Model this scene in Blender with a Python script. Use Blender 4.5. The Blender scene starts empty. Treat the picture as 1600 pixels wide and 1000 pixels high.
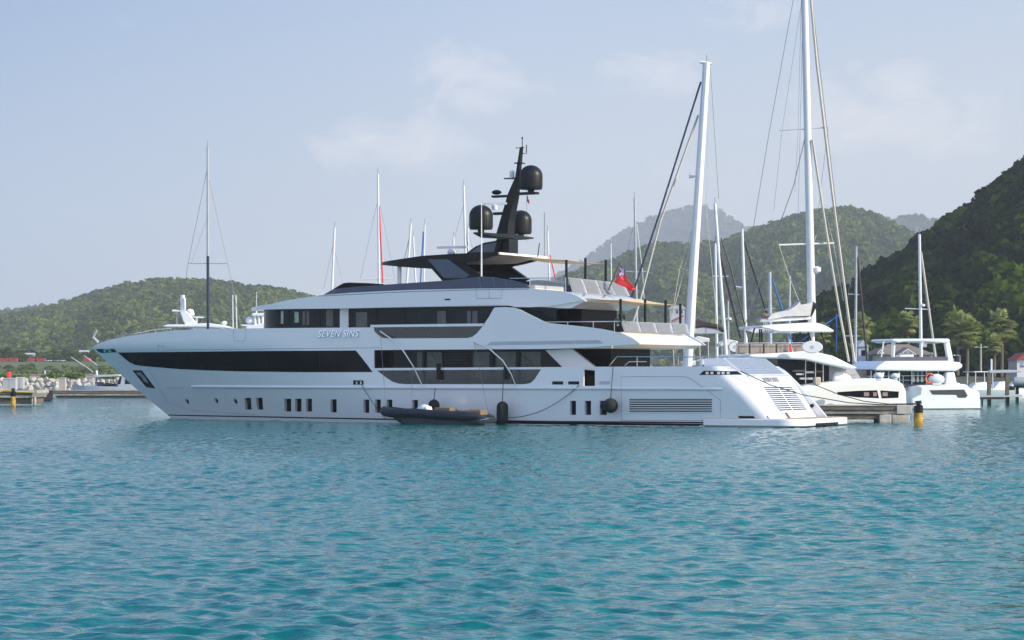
import bpy, bmesh, math, random
import numpy as np
from mathutils import Vector, Matrix
R = math.radians
sc = bpy.context.scene
col = sc.collection
random.seed(7); rng = np.random.default_rng(11)

# ---------------------------------------------------------------- camera, light, air
F, HZ, H = 3700.0, 578.0, 3.15          # focal length in photo pixels, horizon row, eye height in metres
P = math.atan((HZ-500)/F)
cam = bpy.data.cameras.new('camera'); cam.sensor_width = 36; cam.lens = 36*F/1600
cam.clip_start = .5; cam.clip_end = 20000
co = bpy.data.objects.new('camera', cam); col.objects.link(co)
co.location = (0, 0, H); co.rotation_euler = (math.pi/2+P, 0, 0); sc.camera = co
sc.view_settings.view_transform = 'Standard'; sc.view_settings.look = 'None'
sc.view_settings.exposure = 0.56; sc.view_settings.gamma = 1
SUN_EL, SUN_AZ = 25, -20                # azimuth measured from +X (right) towards +Y (away)
sd = Vector((math.cos(R(SUN_EL))*math.cos(R(SUN_AZ)), math.cos(R(SUN_EL))*math.sin(R(SUN_AZ)), math.sin(R(SUN_EL))))
sl = bpy.data.lights.new('sun', 'SUN'); sl.energy = 3.8; sl.angle = R(.5); sl.color = (1, .90, .76)
so = bpy.data.objects.new('sun', sl); col.objects.link(so)
so.rotation_euler = sd.to_track_quat('Z', 'Y').to_euler(); so.location = (200, -60, 120)

W = bpy.data.worlds.new('World'); sc.world = W; W.use_nodes = True
nt = W.node_tree; N = nt.nodes; Lk = nt.links.new
bg = N['Background']; bg.inputs[1].default_value = .145
sky = N.new('ShaderNodeTexSky'); sky.sky_type = 'NISHITA'; sky.sun_disc = False
sky.sun_elevation = R(SUN_EL); sky.sun_rotation = R(90-SUN_AZ)
sky.air_density = 1.0; sky.dust_density = .7; sky.ozone_density = 2.2
tc = N.new('ShaderNodeTexCoord')
def wm(op, a, b=None):
    n = N.new('ShaderNodeMath'); n.operation = op
    for i, x in enumerate((a, b)):
        if x is None: continue
        if isinstance(x, (int, float)): n.inputs[i].default_value = x
        else: Lk(x, n.inputs[i])
    return n.outputs[0]
sep = N.new('ShaderNodeSeparateXYZ'); Lk(tc.outputs['Generated'], sep.inputs[0])
yy = wm('MAXIMUM', sep.outputs[1], .05)
az = wm('DIVIDE', sep.outputs[0], yy); el = wm('DIVIDE', sep.outputs[2], yy)
nz = N.new('ShaderNodeTexNoise'); nz.inputs['Scale'].default_value = 34; nz.inputs['Detail'].default_value = 9; nz.inputs['Roughness'].default_value = .62; nz.inputs['Distortion'].default_value = .5
mp = N.new('ShaderNodeMapping'); mp.inputs['Scale'].default_value = (1, 1, 1.7)
Lk(tc.outputs['Generated'], mp.inputs[0]); Lk(mp.outputs[0], nz.inputs['Vector'])
acc = None
for (px, py, wx, wy, s) in ((625, 225, 190, 70, 1), (715, 128, 140, 85, .9), (1400, 188, 230, 110, 1), (990, 118, 200, 60, .8),
                            (1170, 18, 130, 40, .7), (1560, 20, 120, 30, .6), (1050, 265, 110, 50, .5), (180, 30, 120, 25, .35)):
    a0, e0 = (px-800)/F, (HZ-py)/F
    q = wm('ADD', wm('POWER', wm('ABSOLUTE', wm('DIVIDE', wm('SUBTRACT', az, a0), wx/F)), 2), wm('POWER', wm('ABSOLUTE', wm('DIVIDE', wm('SUBTRACT', el, e0), wy/F)), 2))
    b = wm('MULTIPLY', wm('MAXIMUM', wm('SUBTRACT', 1, q), 0), s)
    acc = b if acc is None else wm('MAXIMUM', acc, b)
den = wm('MULTIPLY', wm('MAXIMUM', wm('SUBTRACT', wm('ADD', nz.outputs['Fac'], wm('MULTIPLY', wm('POWER', acc, .7), .42)), .72), 0), 2.0)
den = wm('MINIMUM', den, .6)
# pale marine air low over the horizon, towards a clearer blue higher up
ramp = N.new('ShaderNodeValToRGB')
Lk(wm('MULTIPLY', sep.outputs[2], 1.0), ramp.inputs[0])
e = ramp.color_ramp.elements
e[0].position = 0.0; e[0].color = (4.7, 4.7, 4.7, 1)
e[1].position = .75; e[1].color = (1.1, 2.05, 4.3, 1)
for q_, c_ in ((.05, (3.9, 4.05, 4.3)), (.10, (3.2, 3.5, 4.05)), (.16, (2.4, 2.95, 3.95)), (.24, (1.75, 2.7, 4.2)), (.4, (1.4, 2.45, 4.3))):
    k = e.new(q_); k.color = (*c_, 1)
side = N.new('ShaderNodeValToRGB'); Lk(wm('ADD', wm('MULTIPLY', az, 1.6), .5), side.inputs[0])   # the sky is brighter and warmer towards the sun
se = side.color_ramp.elements; se[0].position = .08; se[0].color = (.42, .55, .73, 1); se[1].position = .9; se[1].color = (1.12, 1.06, .97, 1); s2 = side.color_ramp.elements.new(.5); s2.color = (.93, .935, .94, 1)
sm_ = N.new('ShaderNodeMix'); sm_.data_type = 'RGBA'; sm_.blend_type = 'MULTIPLY'; sm_.inputs[0].default_value = 1
Lk(ramp.outputs[0], sm_.inputs[6]); Lk(side.outputs[0], sm_.inputs[7])
mxs = N.new('ShaderNodeMix'); mxs.data_type = 'RGBA'; mxs.inputs[0].default_value = .86
Lk(sky.outputs[0], mxs.inputs[6]); Lk(sm_.outputs[2], mxs.inputs[7])
mx = N.new('ShaderNodeMix'); mx.data_type = 'RGBA'; mx.inputs[7].default_value = (4.9, 4.75, 4.75, 1)
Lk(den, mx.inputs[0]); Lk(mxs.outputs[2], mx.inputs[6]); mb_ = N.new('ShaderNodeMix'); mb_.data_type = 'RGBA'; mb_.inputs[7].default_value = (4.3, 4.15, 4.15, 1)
back_lift = N.new('ShaderNodeMapRange'); back_lift.inputs[1].default_value = .1; back_lift.inputs[2].default_value = -.6; back_lift.inputs[3].default_value = 1.0; back_lift.inputs[4].default_value = 1.42
Lk(sep.outputs[1], back_lift.inputs[0])                          # added fill: sky behind the viewer made brighter and whiter for the shaded hull
Lk(wm('MULTIPLY', back_lift.outputs[0], .145), bg.inputs[1]); Lk(wm('MULTIPLY', wm('SUBTRACT', back_lift.outputs[0], 1), .9), mb_.inputs[0])
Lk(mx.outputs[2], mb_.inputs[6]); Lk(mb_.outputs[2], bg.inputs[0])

# ---------------------------------------------------------------- pixel <-> place
def ray(px, py):
    x = (px-800)/F; y = (500-py)/F
    return (x, math.cos(P)-math.sin(P)*y, math.sin(P)+math.cos(P)*y)
def at(px, py, Y):
    d = ray(px, py); t = Y/d[1]
    return Vector((d[0]*t, Y, H+d[2]*t))
def ground(px, py, z=0.0):
    d = ray(px, py); t = (z-H)/d[2]
    return Vector((d[0]*t, d[1]*t, z))
class Frame:                                             # local frame of a thing: u along, v towards the camera side, z up
    def __init__(s, X, Y, th=0.0):
        s.X, s.Y, s.th = X, Y, th; s.c, s.s = math.cos(th), math.sin(th)
    def loc(s, px, py, v):
        d = ray(px, py); vd = (-s.s, -s.c)
        vc = -s.X*vd[0]-s.Y*vd[1]; t = (v-vc)/(d[0]*vd[0]+d[1]*vd[1])
        return (t*d[0]-s.X)*s.c-(t*d[1]-s.Y)*s.s, H+t*d[2]
    def pt(s, px, py, v=0.0):
        u, z = s.loc(px, py, v); return (u, -v, z)
    def scr(s, u, v, z):
        x = s.X+u*s.c-v*s.s; y = s.Y-u*s.s-v*s.c; z = z-H
        f = y*math.cos(P)+z*math.sin(P); h = -y*math.sin(P)+z*math.cos(P)
        return 800+F*x/f, 500-F*h/f
    def empty(s, name, label, cat, group=None):
        o = bpy.data.objects.new(name, None); col.objects.link(o); o.empty_display_size = .3
        o.location = (s.X, s.Y, 0); o.rotation_euler = (0, 0, -s.th)
        return tag(o, label, cat, group)
def tag(o, label=None, cat=None, group=None, kind=None):
    for k_, v_ in (('label', label), ('category', cat), ('group', group), ('kind', kind)):
        if v_: o[k_] = v_
    return o
def thing(name, loc, label, cat, group=None, rz=0.0):
    o = bpy.data.objects.new(name, None); col.objects.link(o); o.empty_display_size = .3
    o.location = loc; o.rotation_euler = (0, 0, rz)
    return tag(o, label, cat, group)

# ---------------------------------------------------------------- mesh builder
class MB:
    def __init__(s): s.v, s.f = [], []
    def add(s, vs, fs):
        b = len(s.v); s.v += [tuple(x) for x in vs]; s.f += [tuple(b+i for i in f) for f in fs]; return s
    def box(s, c, d, rz=0.0, taper=1.0):
        cs, sn = math.cos(rz), math.sin(rz); vs = []
        for k in (-1, 1):
            t = taper if k > 0 else 1
            for a, b in ((-1, -1), (1, -1), (1, 1), (-1, 1)):
                x, y = a*d[0]/2*t, b*d[1]/2*t
                vs.append((c[0]+x*cs-y*sn, c[1]+x*sn+y*cs, c[2]+k*d[2]/2))
        return s.add(vs, [(3, 2, 1, 0), (4, 5, 6, 7), (0, 1, 5, 4), (1, 2, 6, 5), (2, 3, 7, 6), (3, 0, 4, 7)])
    def loft(s, rings, cap=True, closed=True):
        n = len(rings[0]); vs = [p for r in rings for p in r]; fs = []
        for i in range(len(rings)-1):
            for j in range(n if closed else n-1):
                a, b = i*n+j, i*n+(j+1) % n
                fs.append((a, b, b+n, a+n))
        if cap:
            fs.append(tuple(range(n))[::-1]); fs.append(tuple(range((len(rings)-1)*n, len(rings)*n)))
        return s.add(vs, fs)
    def extr(s, pts, vec):
        return s.loft([[tuple(p) for p in pts], [(p[0]+vec[0], p[1]+vec[1], p[2]+vec[2]) for p in pts]])
    def tube(s, pts, r, n=6, cap=True):
        pts = [Vector(p) for p in pts]; rs = r if isinstance(r, (list, tuple)) else [r]*len(pts); rings = []
        for i, p in enumerate(pts):
            t = (pts[min(i+1, len(pts)-1)]-pts[max(i-1, 0)])
            t = t.normalized() if t.length > 1e-9 else Vector((0, 0, 1))
            a = t.cross(Vector((0, 0, 1)) if abs(t.z) < .9 else Vector((1, 0, 0))).normalized(); b = t.cross(a)
            rings.append([p+(a*math.cos(2*math.pi*k/n)+b*math.sin(2*math.pi*k/n))*rs[i] for k in range(n)])
        return s.loft(rings, cap)
    def lathe(s, prof, c=(0, 0, 0), n=20, sx=1.0, sy=1.0):
        rings = [[(c[0]+r*sx*math.cos(2*math.pi*k/n), c[1]+r*sy*math.sin(2*math.pi*k/n), c[2]+z) for k in range(n)] for r, z in prof]
        return s.loft(rings)
    def ball(s, c, r, n=12, m=8, sq=(1, 1, 1)):
        rings = []
        for i in range(m+1):
            a = -math.pi/2+math.pi*i/m; rr = max(math.cos(a), .02)
            rings.append([(c[0]+r*sq[0]*rr*math.cos(2*math.pi*k/n), c[1]+r*sq[1]*rr*math.sin(2*math.pi*k/n), c[2]+r*sq[2]*math.sin(a)) for k in range(n)])
        return s.loft(rings)
    def grid(s, P_):
        n = len(P_[0]); return s.add([p for r in P_ for p in r], [(i*n+j, i*n+j+1, (i+1)*n+j+1, (i+1)*n+j) for i in range(len(P_)-1) for j in range(n-1)])
    def mesh(s, name, smooth=32):
        me = bpy.data.meshes.new(name); me.from_pydata(s.v, [], s.f)
        bm = bmesh.new(); bm.from_mesh(me)
        bmesh.ops.remove_doubles(bm, verts=bm.verts, dist=1e-5)
        bmesh.ops.recalc_face_normals(bm, faces=bm.faces); bm.to_mesh(me); bm.free()
        if smooth:
            me.polygons.foreach_set('use_smooth', [True]*len(me.polygons)); me.set_sharp_from_angle(angle=R(smooth))
        me.update(); return me
    def build(s, name, m, parent=None, smooth=32, bevel=0.0, seg=2):
        o = bpy.data.objects.new(name, s.mesh(name, smooth)); col.objects.link(o)
        o.data.materials.append(m)
        if parent: o.parent = parent
        if bevel:
            b = o.modifiers.new('bevel', 'BEVEL'); b.width = bevel; b.segments = seg; b.limit_method = 'ANGLE'; b.angle_limit = R(35)
            b.harden_normals = False
        return o
def split_build(mb, name, m, parent, smooth=32, bevel=0.0):
    """one object for each separate piece collected in the builder"""
    n = len(mb.v); par = list(range(n))
    def find(i):
        while par[i] != i: par[i] = par[par[i]]; i = par[i]
        return i
    key = {}
    for i, v in enumerate(mb.v):
        k = tuple(round(x, 4) for x in v); j = key.setdefault(k, i); par[find(i)] = find(j)
    for f in mb.f:
        for i in f[1:]: par[find(i)] = find(f[0])
    groups = {}
    for f in mb.f: groups.setdefault(find(f[0]), []).append(f)
    out = []
    for fs in groups.values():
        ids = sorted({i for f in fs for i in f}); mp_ = {i: k for k, i in enumerate(ids)}
        q = MB(); q.v = [mb.v[i] for i in ids]; q.f = [tuple(mp_[i] for i in f) for f in fs]; out.append(q.build(name, m, parent, smooth, bevel))
    return out
def fast_mesh(name, V, Q, tint=None):
    me = bpy.data.meshes.new(name); V = np.asarray(V, np.float32); Q = np.asarray(Q, np.int32)
    k = Q.shape[1]
    me.vertices.add(len(V)); me.vertices.foreach_set('co', V.ravel())
    me.loops.add(Q.size); me.loops.foreach_set('vertex_index', Q.ravel())
    me.polygons.add(len(Q)); me.polygons.foreach_set('loop_start', np.arange(0, Q.size, k, dtype=np.int32))
    me.polygons.foreach_set('use_smooth', np.ones(len(Q), bool))
    if tint is not None:
        a = me.attributes.new('tint', 'FLOAT', 'POINT'); a.data.foreach_set('value', np.asarray(tint, np.float32))
    me.update(calc_edges=True); me.validate(); return me
def obj(name, me, m, parent=None):
    o = bpy.data.objects.new(name, me); col.objects.link(o); me.materials.append(m)
    if parent: o.parent = parent
    return o

# ---------------------------------------------------------------- materials
def mat(name, c, rough=.45, metal=0.0, var=.06, scale=2.0, bump=0.0, bscale=30, coat=0.0, c2=None, stretch=(1, 1, 1), spec=.5):
    m = bpy.data.materials.new(name); m.use_nodes = True; t = m.node_tree; b = t.nodes['Principled BSDF']
    b.inputs['Roughness'].default_value = rough; b.inputs['Metallic'].default_value = metal
    b.inputs['Coat Weight'].default_value = coat; b.inputs['Coat Roughness'].default_value = .08
    b.inputs['Specular IOR Level'].default_value = spec
    tcn = t.nodes.new('ShaderNodeTexCoord'); mpn = t.nodes.new('ShaderNodeMapping'); mpn.inputs['Scale'].default_value = stretch
    t.links.new(tcn.outputs['Object'], mpn.inputs[0])
    n = t.nodes.new('ShaderNodeTexNoise'); n.inputs['Scale'].default_value = scale; n.inputs['Detail'].default_value = 5
    t.links.new(mpn.outputs[0], n.inputs['Vector'])
    mxn = t.nodes.new('ShaderNodeMix'); mxn.data_type = 'RGBA'
    a = c2 or tuple(min(1, x*(1+var)) for x in c); d = c if c2 else tuple(x*(1-var) for x in c)
    mxn.inputs[6].default_value = (*d, 1); mxn.inputs[7].default_value = (*a, 1)
    rm = t.nodes.new('ShaderNodeMapRange'); rm.inputs[1].default_value = .3; rm.inputs[2].default_value = .7
    t.links.new(n.outputs['Fac'], rm.inputs[0]); t.links.new(rm.outputs[0], mxn.inputs[0])
    t.links.new(mxn.outputs[2], b.inputs['Base Color'])
    if bump:
        n2 = t.nodes.new('ShaderNodeTexNoise'); n2.inputs['Scale'].default_value = bscale; n2.inputs['Detail'].default_value = 6
        t.links.new(mpn.outputs[0], n2.inputs['Vector'])
        bp = t.nodes.new('ShaderNodeBump'); bp.inputs['Strength'].default_value = bump; bp.inputs['Distance'].default_value = .1
        t.links.new(n2.outputs['Fac'], bp.inputs['Height']); t.links.new(bp.outputs[0], b.inputs['Normal'])
    return m
def glassmat(name, tint, through, gloss=.12):
    m = bpy.data.materials.new(name); m.use_nodes = True; t = m.node_tree; t.nodes.clear()
    o = t.nodes.new('ShaderNodeOutputMaterial'); a = t.nodes.new('ShaderNodeBsdfTransparent'); g = t.nodes.new('ShaderNodeBsdfGlossy')
    d = t.nodes.new('ShaderNodeBsdfDiffuse'); d.inputs[0].default_value = (*tint, 1)
    a.inputs[0].default_value = (1, 1, 1, 1); g.inputs['Roughness'].default_value = .04
    x = t.nodes.new('ShaderNodeMixShader'); x.inputs[0].default_value = 1-through
    t.links.new(a.outputs[0], x.inputs[1]); t.links.new(d.outputs[0], x.inputs[2])
    fr = t.nodes.new('ShaderNodeFresnel'); fr.inputs[0].default_value = 1.5
    y = t.nodes.new('ShaderNodeMixShader'); t.links.new(fr.outputs[0], y.inputs[0]); t.links.new(x.outputs[0], y.inputs[1]); t.links.new(g.outputs[0], y.inputs[2])
    t.links.new(y.outputs[0], o.inputs[0]); return m
def leafmat(name, ca, cb):
    m = bpy.data.materials.new(name); m.use_nodes = True; t = m.node_tree; t.nodes.clear()
    o = t.nodes.new('ShaderNodeOutputMaterial'); at_ = t.nodes.new('ShaderNodeAttribute'); at_.attribute_name = 'tint'
    mxn = t.nodes.new('ShaderNodeMix'); mxn.data_type = 'RGBA'; mxn.inputs[6].default_value = (*ca, 1); mxn.inputs[7].default_value = (*cb, 1)
    t.links.new(at_.outputs['Fac'], mxn.inputs[0])
    d = t.nodes.new('ShaderNodeBsdfDiffuse'); tr = t.nodes.new('ShaderNodeBsdfTranslucent')
    t.links.new(mxn.outputs[2], d.inputs[0]); t.links.new(mxn.outputs[2], tr.inputs[0])
    x = t.nodes.new('ShaderNodeMixShader'); x.inputs[0].default_value = .3
    t.links.new(d.outputs[0], x.inputs[1]); t.links.new(tr.outputs[0], x.inputs[2]); t.links.new(x.outputs[0], o.inputs[0]); return m
WHITE = mat('gelcoat_white', (.80, .81, .83), .22, coat=.9, var=.012, scale=.35)
CREAM = mat('gelcoat_warm_white', (.80, .78, .73), .3, coat=.3, var=.02, scale=.5)
DGLASS = mat('dark_glass', (.004, .005, .008), .06, var=.3, scale=.4, spec=.10)
HGLASS = mat('house_glass', (.010, .019, .024), .08, var=.35, scale=.5, spec=.15)
SHADE = mat('shaded_door_glass', (.003, .003, .004), .25, var=.3, spec=.06)  # shade under the deck overhangs put into a near-black, dull glass
NAVY = mat('navy_grey_paint', (.035, .055, .105), .28, coat=.2, var=.05)
BLACK = mat('satin_black', (.006, .006, .007), .38, var=.15, spec=.25)
CHAR = mat('charcoal_composite', (.0075, .008, .009), .42, var=.2, bump=.05, spec=.3)
STEEL = mat('stainless_steel', (.72, .72, .71), .22, metal=.85)
ALU = mat('mast_white', (.72, .73, .75), .35, var=.04)
ALUG = mat('mast_grey', (.42, .44, .47), .4, var=.08)
TEAK = mat('teak', (.50, .36, .20), .6, var=.15, scale=3, stretch=(1, 12, 12))
BEIGE = mat('beige_canvas', (.66, .52, .33), .8, var=.08)
TAN = mat('tan_upholstery', (.20, .14, .075), .7, var=.1)
ROPE = mat('dark_rope', (.03, .035, .04), .8)
WIRE = mat('rigging_wire', (.16, .17, .19), .5, metal=.2)
LWIRE = mat('pale_rope', (.5, .47, .41), .8)
GREY = mat('mid_grey_paint', (.30, .33, .37), .4)
LGREY = mat('light_grey_paint', (.50, .52, .55), .4)
RUB = mat('tender_grey_rubber', (.018, .025, .036), .5, var=.12, spec=.3)
RUB2 = mat('tender_hull_grey', (.04, .052, .07), .35, var=.1)
FENDER = mat('fender_cover', (.012, .014, .018), .9, var=.2, bump=.2, bscale=60)
RED = mat('red_cloth', (.80, .05, .06), .7)
REDP = mat('red_paint', (.33, .05, .05), .5, var=.15)
BLUE = mat('blue_cloth', (.03, .13, .38), .7)
CONC = mat('weathered_concrete', (.40, .37, .32), .85, var=.3, scale=1.3, bump=.4, bscale=9)
PLANK = mat('weathered_planks', (.16, .13, .10), .85, var=.4, scale=1.2, bump=.4, bscale=10, stretch=(1, 6, 6))
YEL = mat('worn_yellow_paint', (.74, .47, .03), .6, c2=(.12, .045, .03), scale=3.2)
ROCKM = mat('pale_limestone', (.40, .37, .32), .9, c2=(.58, .55, .49), scale=1.1, bump=.6, bscale=4)
CANV = mat('grey_canvas', (.55, .54, .52), .85, var=.1, bump=.3, bscale=6)
DCANV = mat('dark_brown_canvas', (.055, .045, .042), .85, var=.25, bump=.3, bscale=6)
COVER = mat('white_cover', (.70, .72, .75), .8, var=.05, bump=.3, bscale=5)
GUARD = glassmat('clear_guard_glass', (.62, .64, .67), .68)
TINTG = glassmat('tinted_bulwark_glass', (.05, .06, .065), .62)

# ---------------------------------------------------------------- water
def make_water():
    r = [11.0]
    while r[-1] < 1300:
        q = r[-1]; r.append(q+min(max(.055, q*q/7459*.24), 5.0) if q < 420 else q+4)
    r = np.array(r); th = R(90)-np.concatenate([np.linspace(R(-62), R(-16.2), 190, endpoint=False), np.linspace(R(-16.2), R(16.2), 1160), np.linspace(R(16.2), R(62), 191)[1:]])
    RR, TT = np.meshgrid(r, th, indexing='ij'); X = RR*np.cos(TT); Yw = RR*np.sin(TT)
    cell = np.gradient(r)[:, None]*np.ones_like(X)
    Z = np.zeros_like(X); DX = np.zeros_like(X); DY = np.zeros_like(X)
    g = np.random.default_rng(5); waves = []
    for i in range(96):
        lam = .22*(4.5/.22)**g.random(); ang = R(-90+g.normal(0, 40)-14); kk = 2*math.pi/lam
        waves.append((kk, ang, g.random()*6.283, lam))
    # slope spectrum: most of the slope in the 0.6..2 m ripples
    wts = [math.exp(-(math.log(l/.62)/.85)**2) for _, _, _, l in waves]
    s0 = .158/math.sqrt(sum(w*w for w in wts)/2)
    gust = .80+.28*np.sin(X*.11+Yw*.05+1.0)*np.sin(Yw*.071-X*.03)+.12*np.sin(X*.31-Yw*.13)
    for (kk, ang, ph, lam), w in zip(waves, wts):
        a = s0*w/kk; fade = np.clip((lam-.35*cell)/(.6*cell), 0, 1)*gust
        arg = kk*(X*math.cos(ang)+Yw*math.sin(ang))+ph
        sn, cs = np.sin(arg), np.cos(arg); af = a*fade
        Z += af*sn; DX -= math.cos(ang)*af*cs*-.8; DY -= math.sin(ang)*af*cs*-.8
    edge = np.clip((np.abs(TT-R(90))-R(54))/R(8), 0, 1); rim = np.clip((RR-1200)/90, 0, 1)
    Z = Z*(1-edge)-.32*edge**2*(3-2*edge)-.32*rim
    X = X+DX; Yw = Yw+DY
    n, m_ = X.shape
    V = np.stack([X, Yw, Z], -1).reshape(-1, 3)
    idx = np.arange(n*m_).reshape(n, m_)
    Q = np.stack([idx[:-1, :-1], idx[:-1, 1:], idx[1:, 1:], idx[1:, :-1]], -1).reshape(-1, 4)
    b = len(V); S = 9000                                    # the wide flat sheet around the rippled part
    V = np.vstack([V, [[-S, -S, -.3], [S, -S, -.3], [S, S, -.3], [-S, S, -.3]]]); Q = np.vstack([Q, [[b, b+1, b+2, b+3]]])
    me = fast_mesh('water', V, Q[:, ::1])
    m = bpy.data.materials.new('sea_water'); m.use_nodes = True; t = m.node_tree; bs = t.nodes['Principled BSDF']
    bs.inputs['Roughness'].default_value = .09; bs.inputs['IOR'].default_value = 1.33
    tcn = t.nodes.new('ShaderNodeTexCoord')
    def noise(sx, sy, scale, det, src=tcn.outputs['Object']):
        mpn = t.nodes.new('ShaderNodeMapping'); mpn.inputs['Scale'].default_value = (sx, sy, 1); t.links.new(src, mpn.inputs[0])
        nn = t.nodes.new('ShaderNodeTexNoise'); nn.inputs['Scale'].default_value = scale; nn.inputs['Detail'].default_value = det
        t.links.new(mpn.outputs[0], nn.inputs['Vector']); return nn.outputs['Fac']
    mxn = t.nodes.new('ShaderNodeMix'); mxn.data_type = 'RGBA'
    mxn.inputs[6].default_value = (.0008, .118, .122, 1); mxn.inputs[7].default_value = (.002, .168, .158, 1)
    rm = t.nodes.new('ShaderNodeMapRange'); rm.inputs[1].default_value = .35; rm.inputs[2].default_value = .65
    t.links.new(noise(1, .5, .035, 3), rm.inputs[0]); t.links.new(rm.outputs[0], mxn.inputs[0]); t.links.new(mxn.outputs[2], bs.inputs['Base Color'])
    b1 = t.nodes.new('ShaderNodeBump'); b1.inputs['Strength'].default_value = .4; b1.inputs['Distance'].default_value = .05
    t.links.new(noise(1, 1.4, 3.2, 4), b1.inputs['Height'])
    b2 = t.nodes.new('ShaderNodeBump'); b2.inputs['Strength'].default_value = .8; b2.inputs['Distance'].default_value = .22
    t.links.new(noise(1, 1.3, 1.1, 3), b2.inputs['Height']); t.links.new(b1.outputs[0], b2.inputs['Normal'])
    t.links.new(b2.outputs[0], bs.inputs['Normal'])
    tag(obj('water', me, m), kind='structure')
make_water()

# ---------------------------------------------------------------- hills and their woods
def prof_noise(px, t, seed, amp):
    return amp*(np.sin(px*.021+seed)*np.sin(t*5+seed*2+px*.004)+.6*np.sin(px*.047+t*3+seed*3)+.35*np.sin(px*.11-t*9+seed)+.2*np.sin(px*.23+t*17+seed*5))
def hill(name, sil, D, D0, m, seed, amp=.05, z0=.5, pw=.85, th=3.0, fs=1.0):
    sx = np.array([p[0] for p in sil], float); sy = np.array([p[1] for p in sil], float)
    def zf(px, t):
        zr = H+(HZ-np.interp(px, sx, sy))*D/F-th
        tt = np.clip(t, 0, 1); base = z0+(zr-z0)*tt**pw
        bump = prof_noise(px, tt, seed, amp)*zr*np.sin(np.pi*np.clip(tt, 0, 1))
        z = base+bump
        return np.where(t > 1, zr*(1-(t-1)*.8), z)
    def pos(px, t):
        Y = D0+(D-D0)*t; return (px-800)/F*Y*fs, Y, zf(px, t)
    pxs = np.arange(sx[0], sx[-1]+1, 6.0); ts = np.linspace(-.02, 1.5, 46)
    Pm, T = np.meshgrid(pxs, ts, indexing='ij'); X, Y, Z = pos(Pm, T); Z = np.where(T < 0, -1.5, Z)
    n, k = X.shape; idx = np.arange(n*k).reshape(n, k)
    Q = np.stack([idx[:-1, :-1], idx[1:, :-1], idx[1:, 1:], idx[:-1, 1:]], -1).reshape(-1, 4)
    tag(obj(name, fast_mesh(name, np.stack([X, Y, Z], -1).reshape(-1, 3), Q), m), kind='structure')
    return pos
def crowns(C, Rr, nq, qs, tint, squash=.8, jitter=.5):
    """leaf-clump crowns: C centres (n,3), Rr radii; nq leaf cards per crown spread through a lumpy shell"""
    n = len(C); d = rng.normal(size=(n, nq, 3)); d /= np.linalg.norm(d, axis=2, keepdims=True)
    d[..., 2] = np.where(d[..., 2] < -.45, -d[..., 2], d[..., 2])
    lob = rng.normal(size=(n, 5, 3)); lob /= np.linalg.norm(lob, axis=2, keepdims=True)
    bl = np.max(np.einsum('nqk,nlk->nql', d, lob), axis=2)
    rad = Rr[:, None]*(.62+.38*bl)*(.72+.33*rng.random((n, nq)))
    c = C[:, None, :]+d*rad[..., None]*np.array([1, 1, squash])
    nrm = d+rng.normal(0, jitter, (n, nq, 3)); nrm /= np.linalg.norm(nrm, axis=2, keepdims=True)
    a = np.cross(nrm, rng.normal(size=(n, nq, 3))); a /= np.linalg.norm(a, axis=2, keepdims=True); b = np.cross(nrm, a)
    s = (qs*Rr)[:, None, None]*(.6+.8*rng.random((n, nq, 1)))
    q = np.stack([c-a*s*.5-b*s, c+a*s*.9-b*s*.35, c+a*s*.45+b*s, c-a*s*.95+b*s*.3], 2).reshape(-1, 3)
    tt = np.repeat(np.clip(tint[:, None]+rng.normal(0, .08, (n, nq)), 0, 1).ravel(), 4)
    return q, tt
def forest(name, pos, n, x0, x1, rmin, rmax, nq, qs, m, t0=0.0, tpow=.7, lift=.35, gam=1.0):
    px = x0+(x1-x0)*rng.random(n); t = t0+(1.02-t0)*rng.random(n)**tpow
    X, Y, Z = pos(px, t); Rr = rmin+(rmax-rmin)*rng.random(n)**1.8
    C = np.stack([X, Y, Z+Rr*lift], -1)
    tint = np.clip(.42+.22*np.sin(px*.05+t*6)*np.sin(t*11+px*.013)+rng.normal(0, .22, n), 0, 1)
    q, tt = crowns(C, Rr, nq, qs, tint**gam)
    V = [q]; Q = [np.arange(len(q)).reshape(-1, 4)]; T = [tt]
    o = obj(name, fast_mesh(name, np.vstack(V), np.vstack(Q), np.concatenate(T)), m)
    o.data.polygons.foreach_set('use_smooth', np.zeros(len(o.data.polygons), bool))
    tag(o, kind='stuff'); return o
SOIL = mat('scrub_soil', (.035, .05, .018), .95, c2=(.07, .085, .032), scale=.05)
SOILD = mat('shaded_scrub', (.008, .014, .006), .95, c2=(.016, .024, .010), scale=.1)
LEAF = leafmat('sunny_scrub_leaf', (.045, .080, .016), (.205, .260, .048))
LEAF2 = leafmat('shade_toned_leaf', (.007, .020, .004), (.105, .165, .018))  # hillside shade put into the dark green, sunlit crowns into the light one
LEAF3 = leafmat('far_wood_leaf', (.045, .08, .018), (.15, .19, .05))
p_l = hill('left_hill', [(-140, 500), (-60, 497), (0, 493), (50, 486), (100, 473), (130, 463), (160, 453), (200, 442), (240, 436), (290, 436), (340, 438), (380, 444), (440, 451), (480, 461), (540, 482), (600, 505), (700, 540), (780, 574)], 2000, 1250, SOIL, 1.3, z0=1, th=2.5)
p_l2 = hill('far_left_ridge', [(-140, 490), (-40, 488), (20, 484), (60, 478), (100, 470), (140, 463), (180, 466), (240, 478), (330, 500)], 3000, 2500, SOIL, 2.2, th=3)
p_f = hill('far_peak', [(640, 560), (760, 500), (820, 470), (880, 425), (920, 400), (960, 370), (1000, 345), (1050, 328), (1090, 321), (1120, 325), (1150, 345), (1180, 362), (1230, 385), (1320, 430)], 7600, 6600, SOIL, 3.1, th=4)
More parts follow.
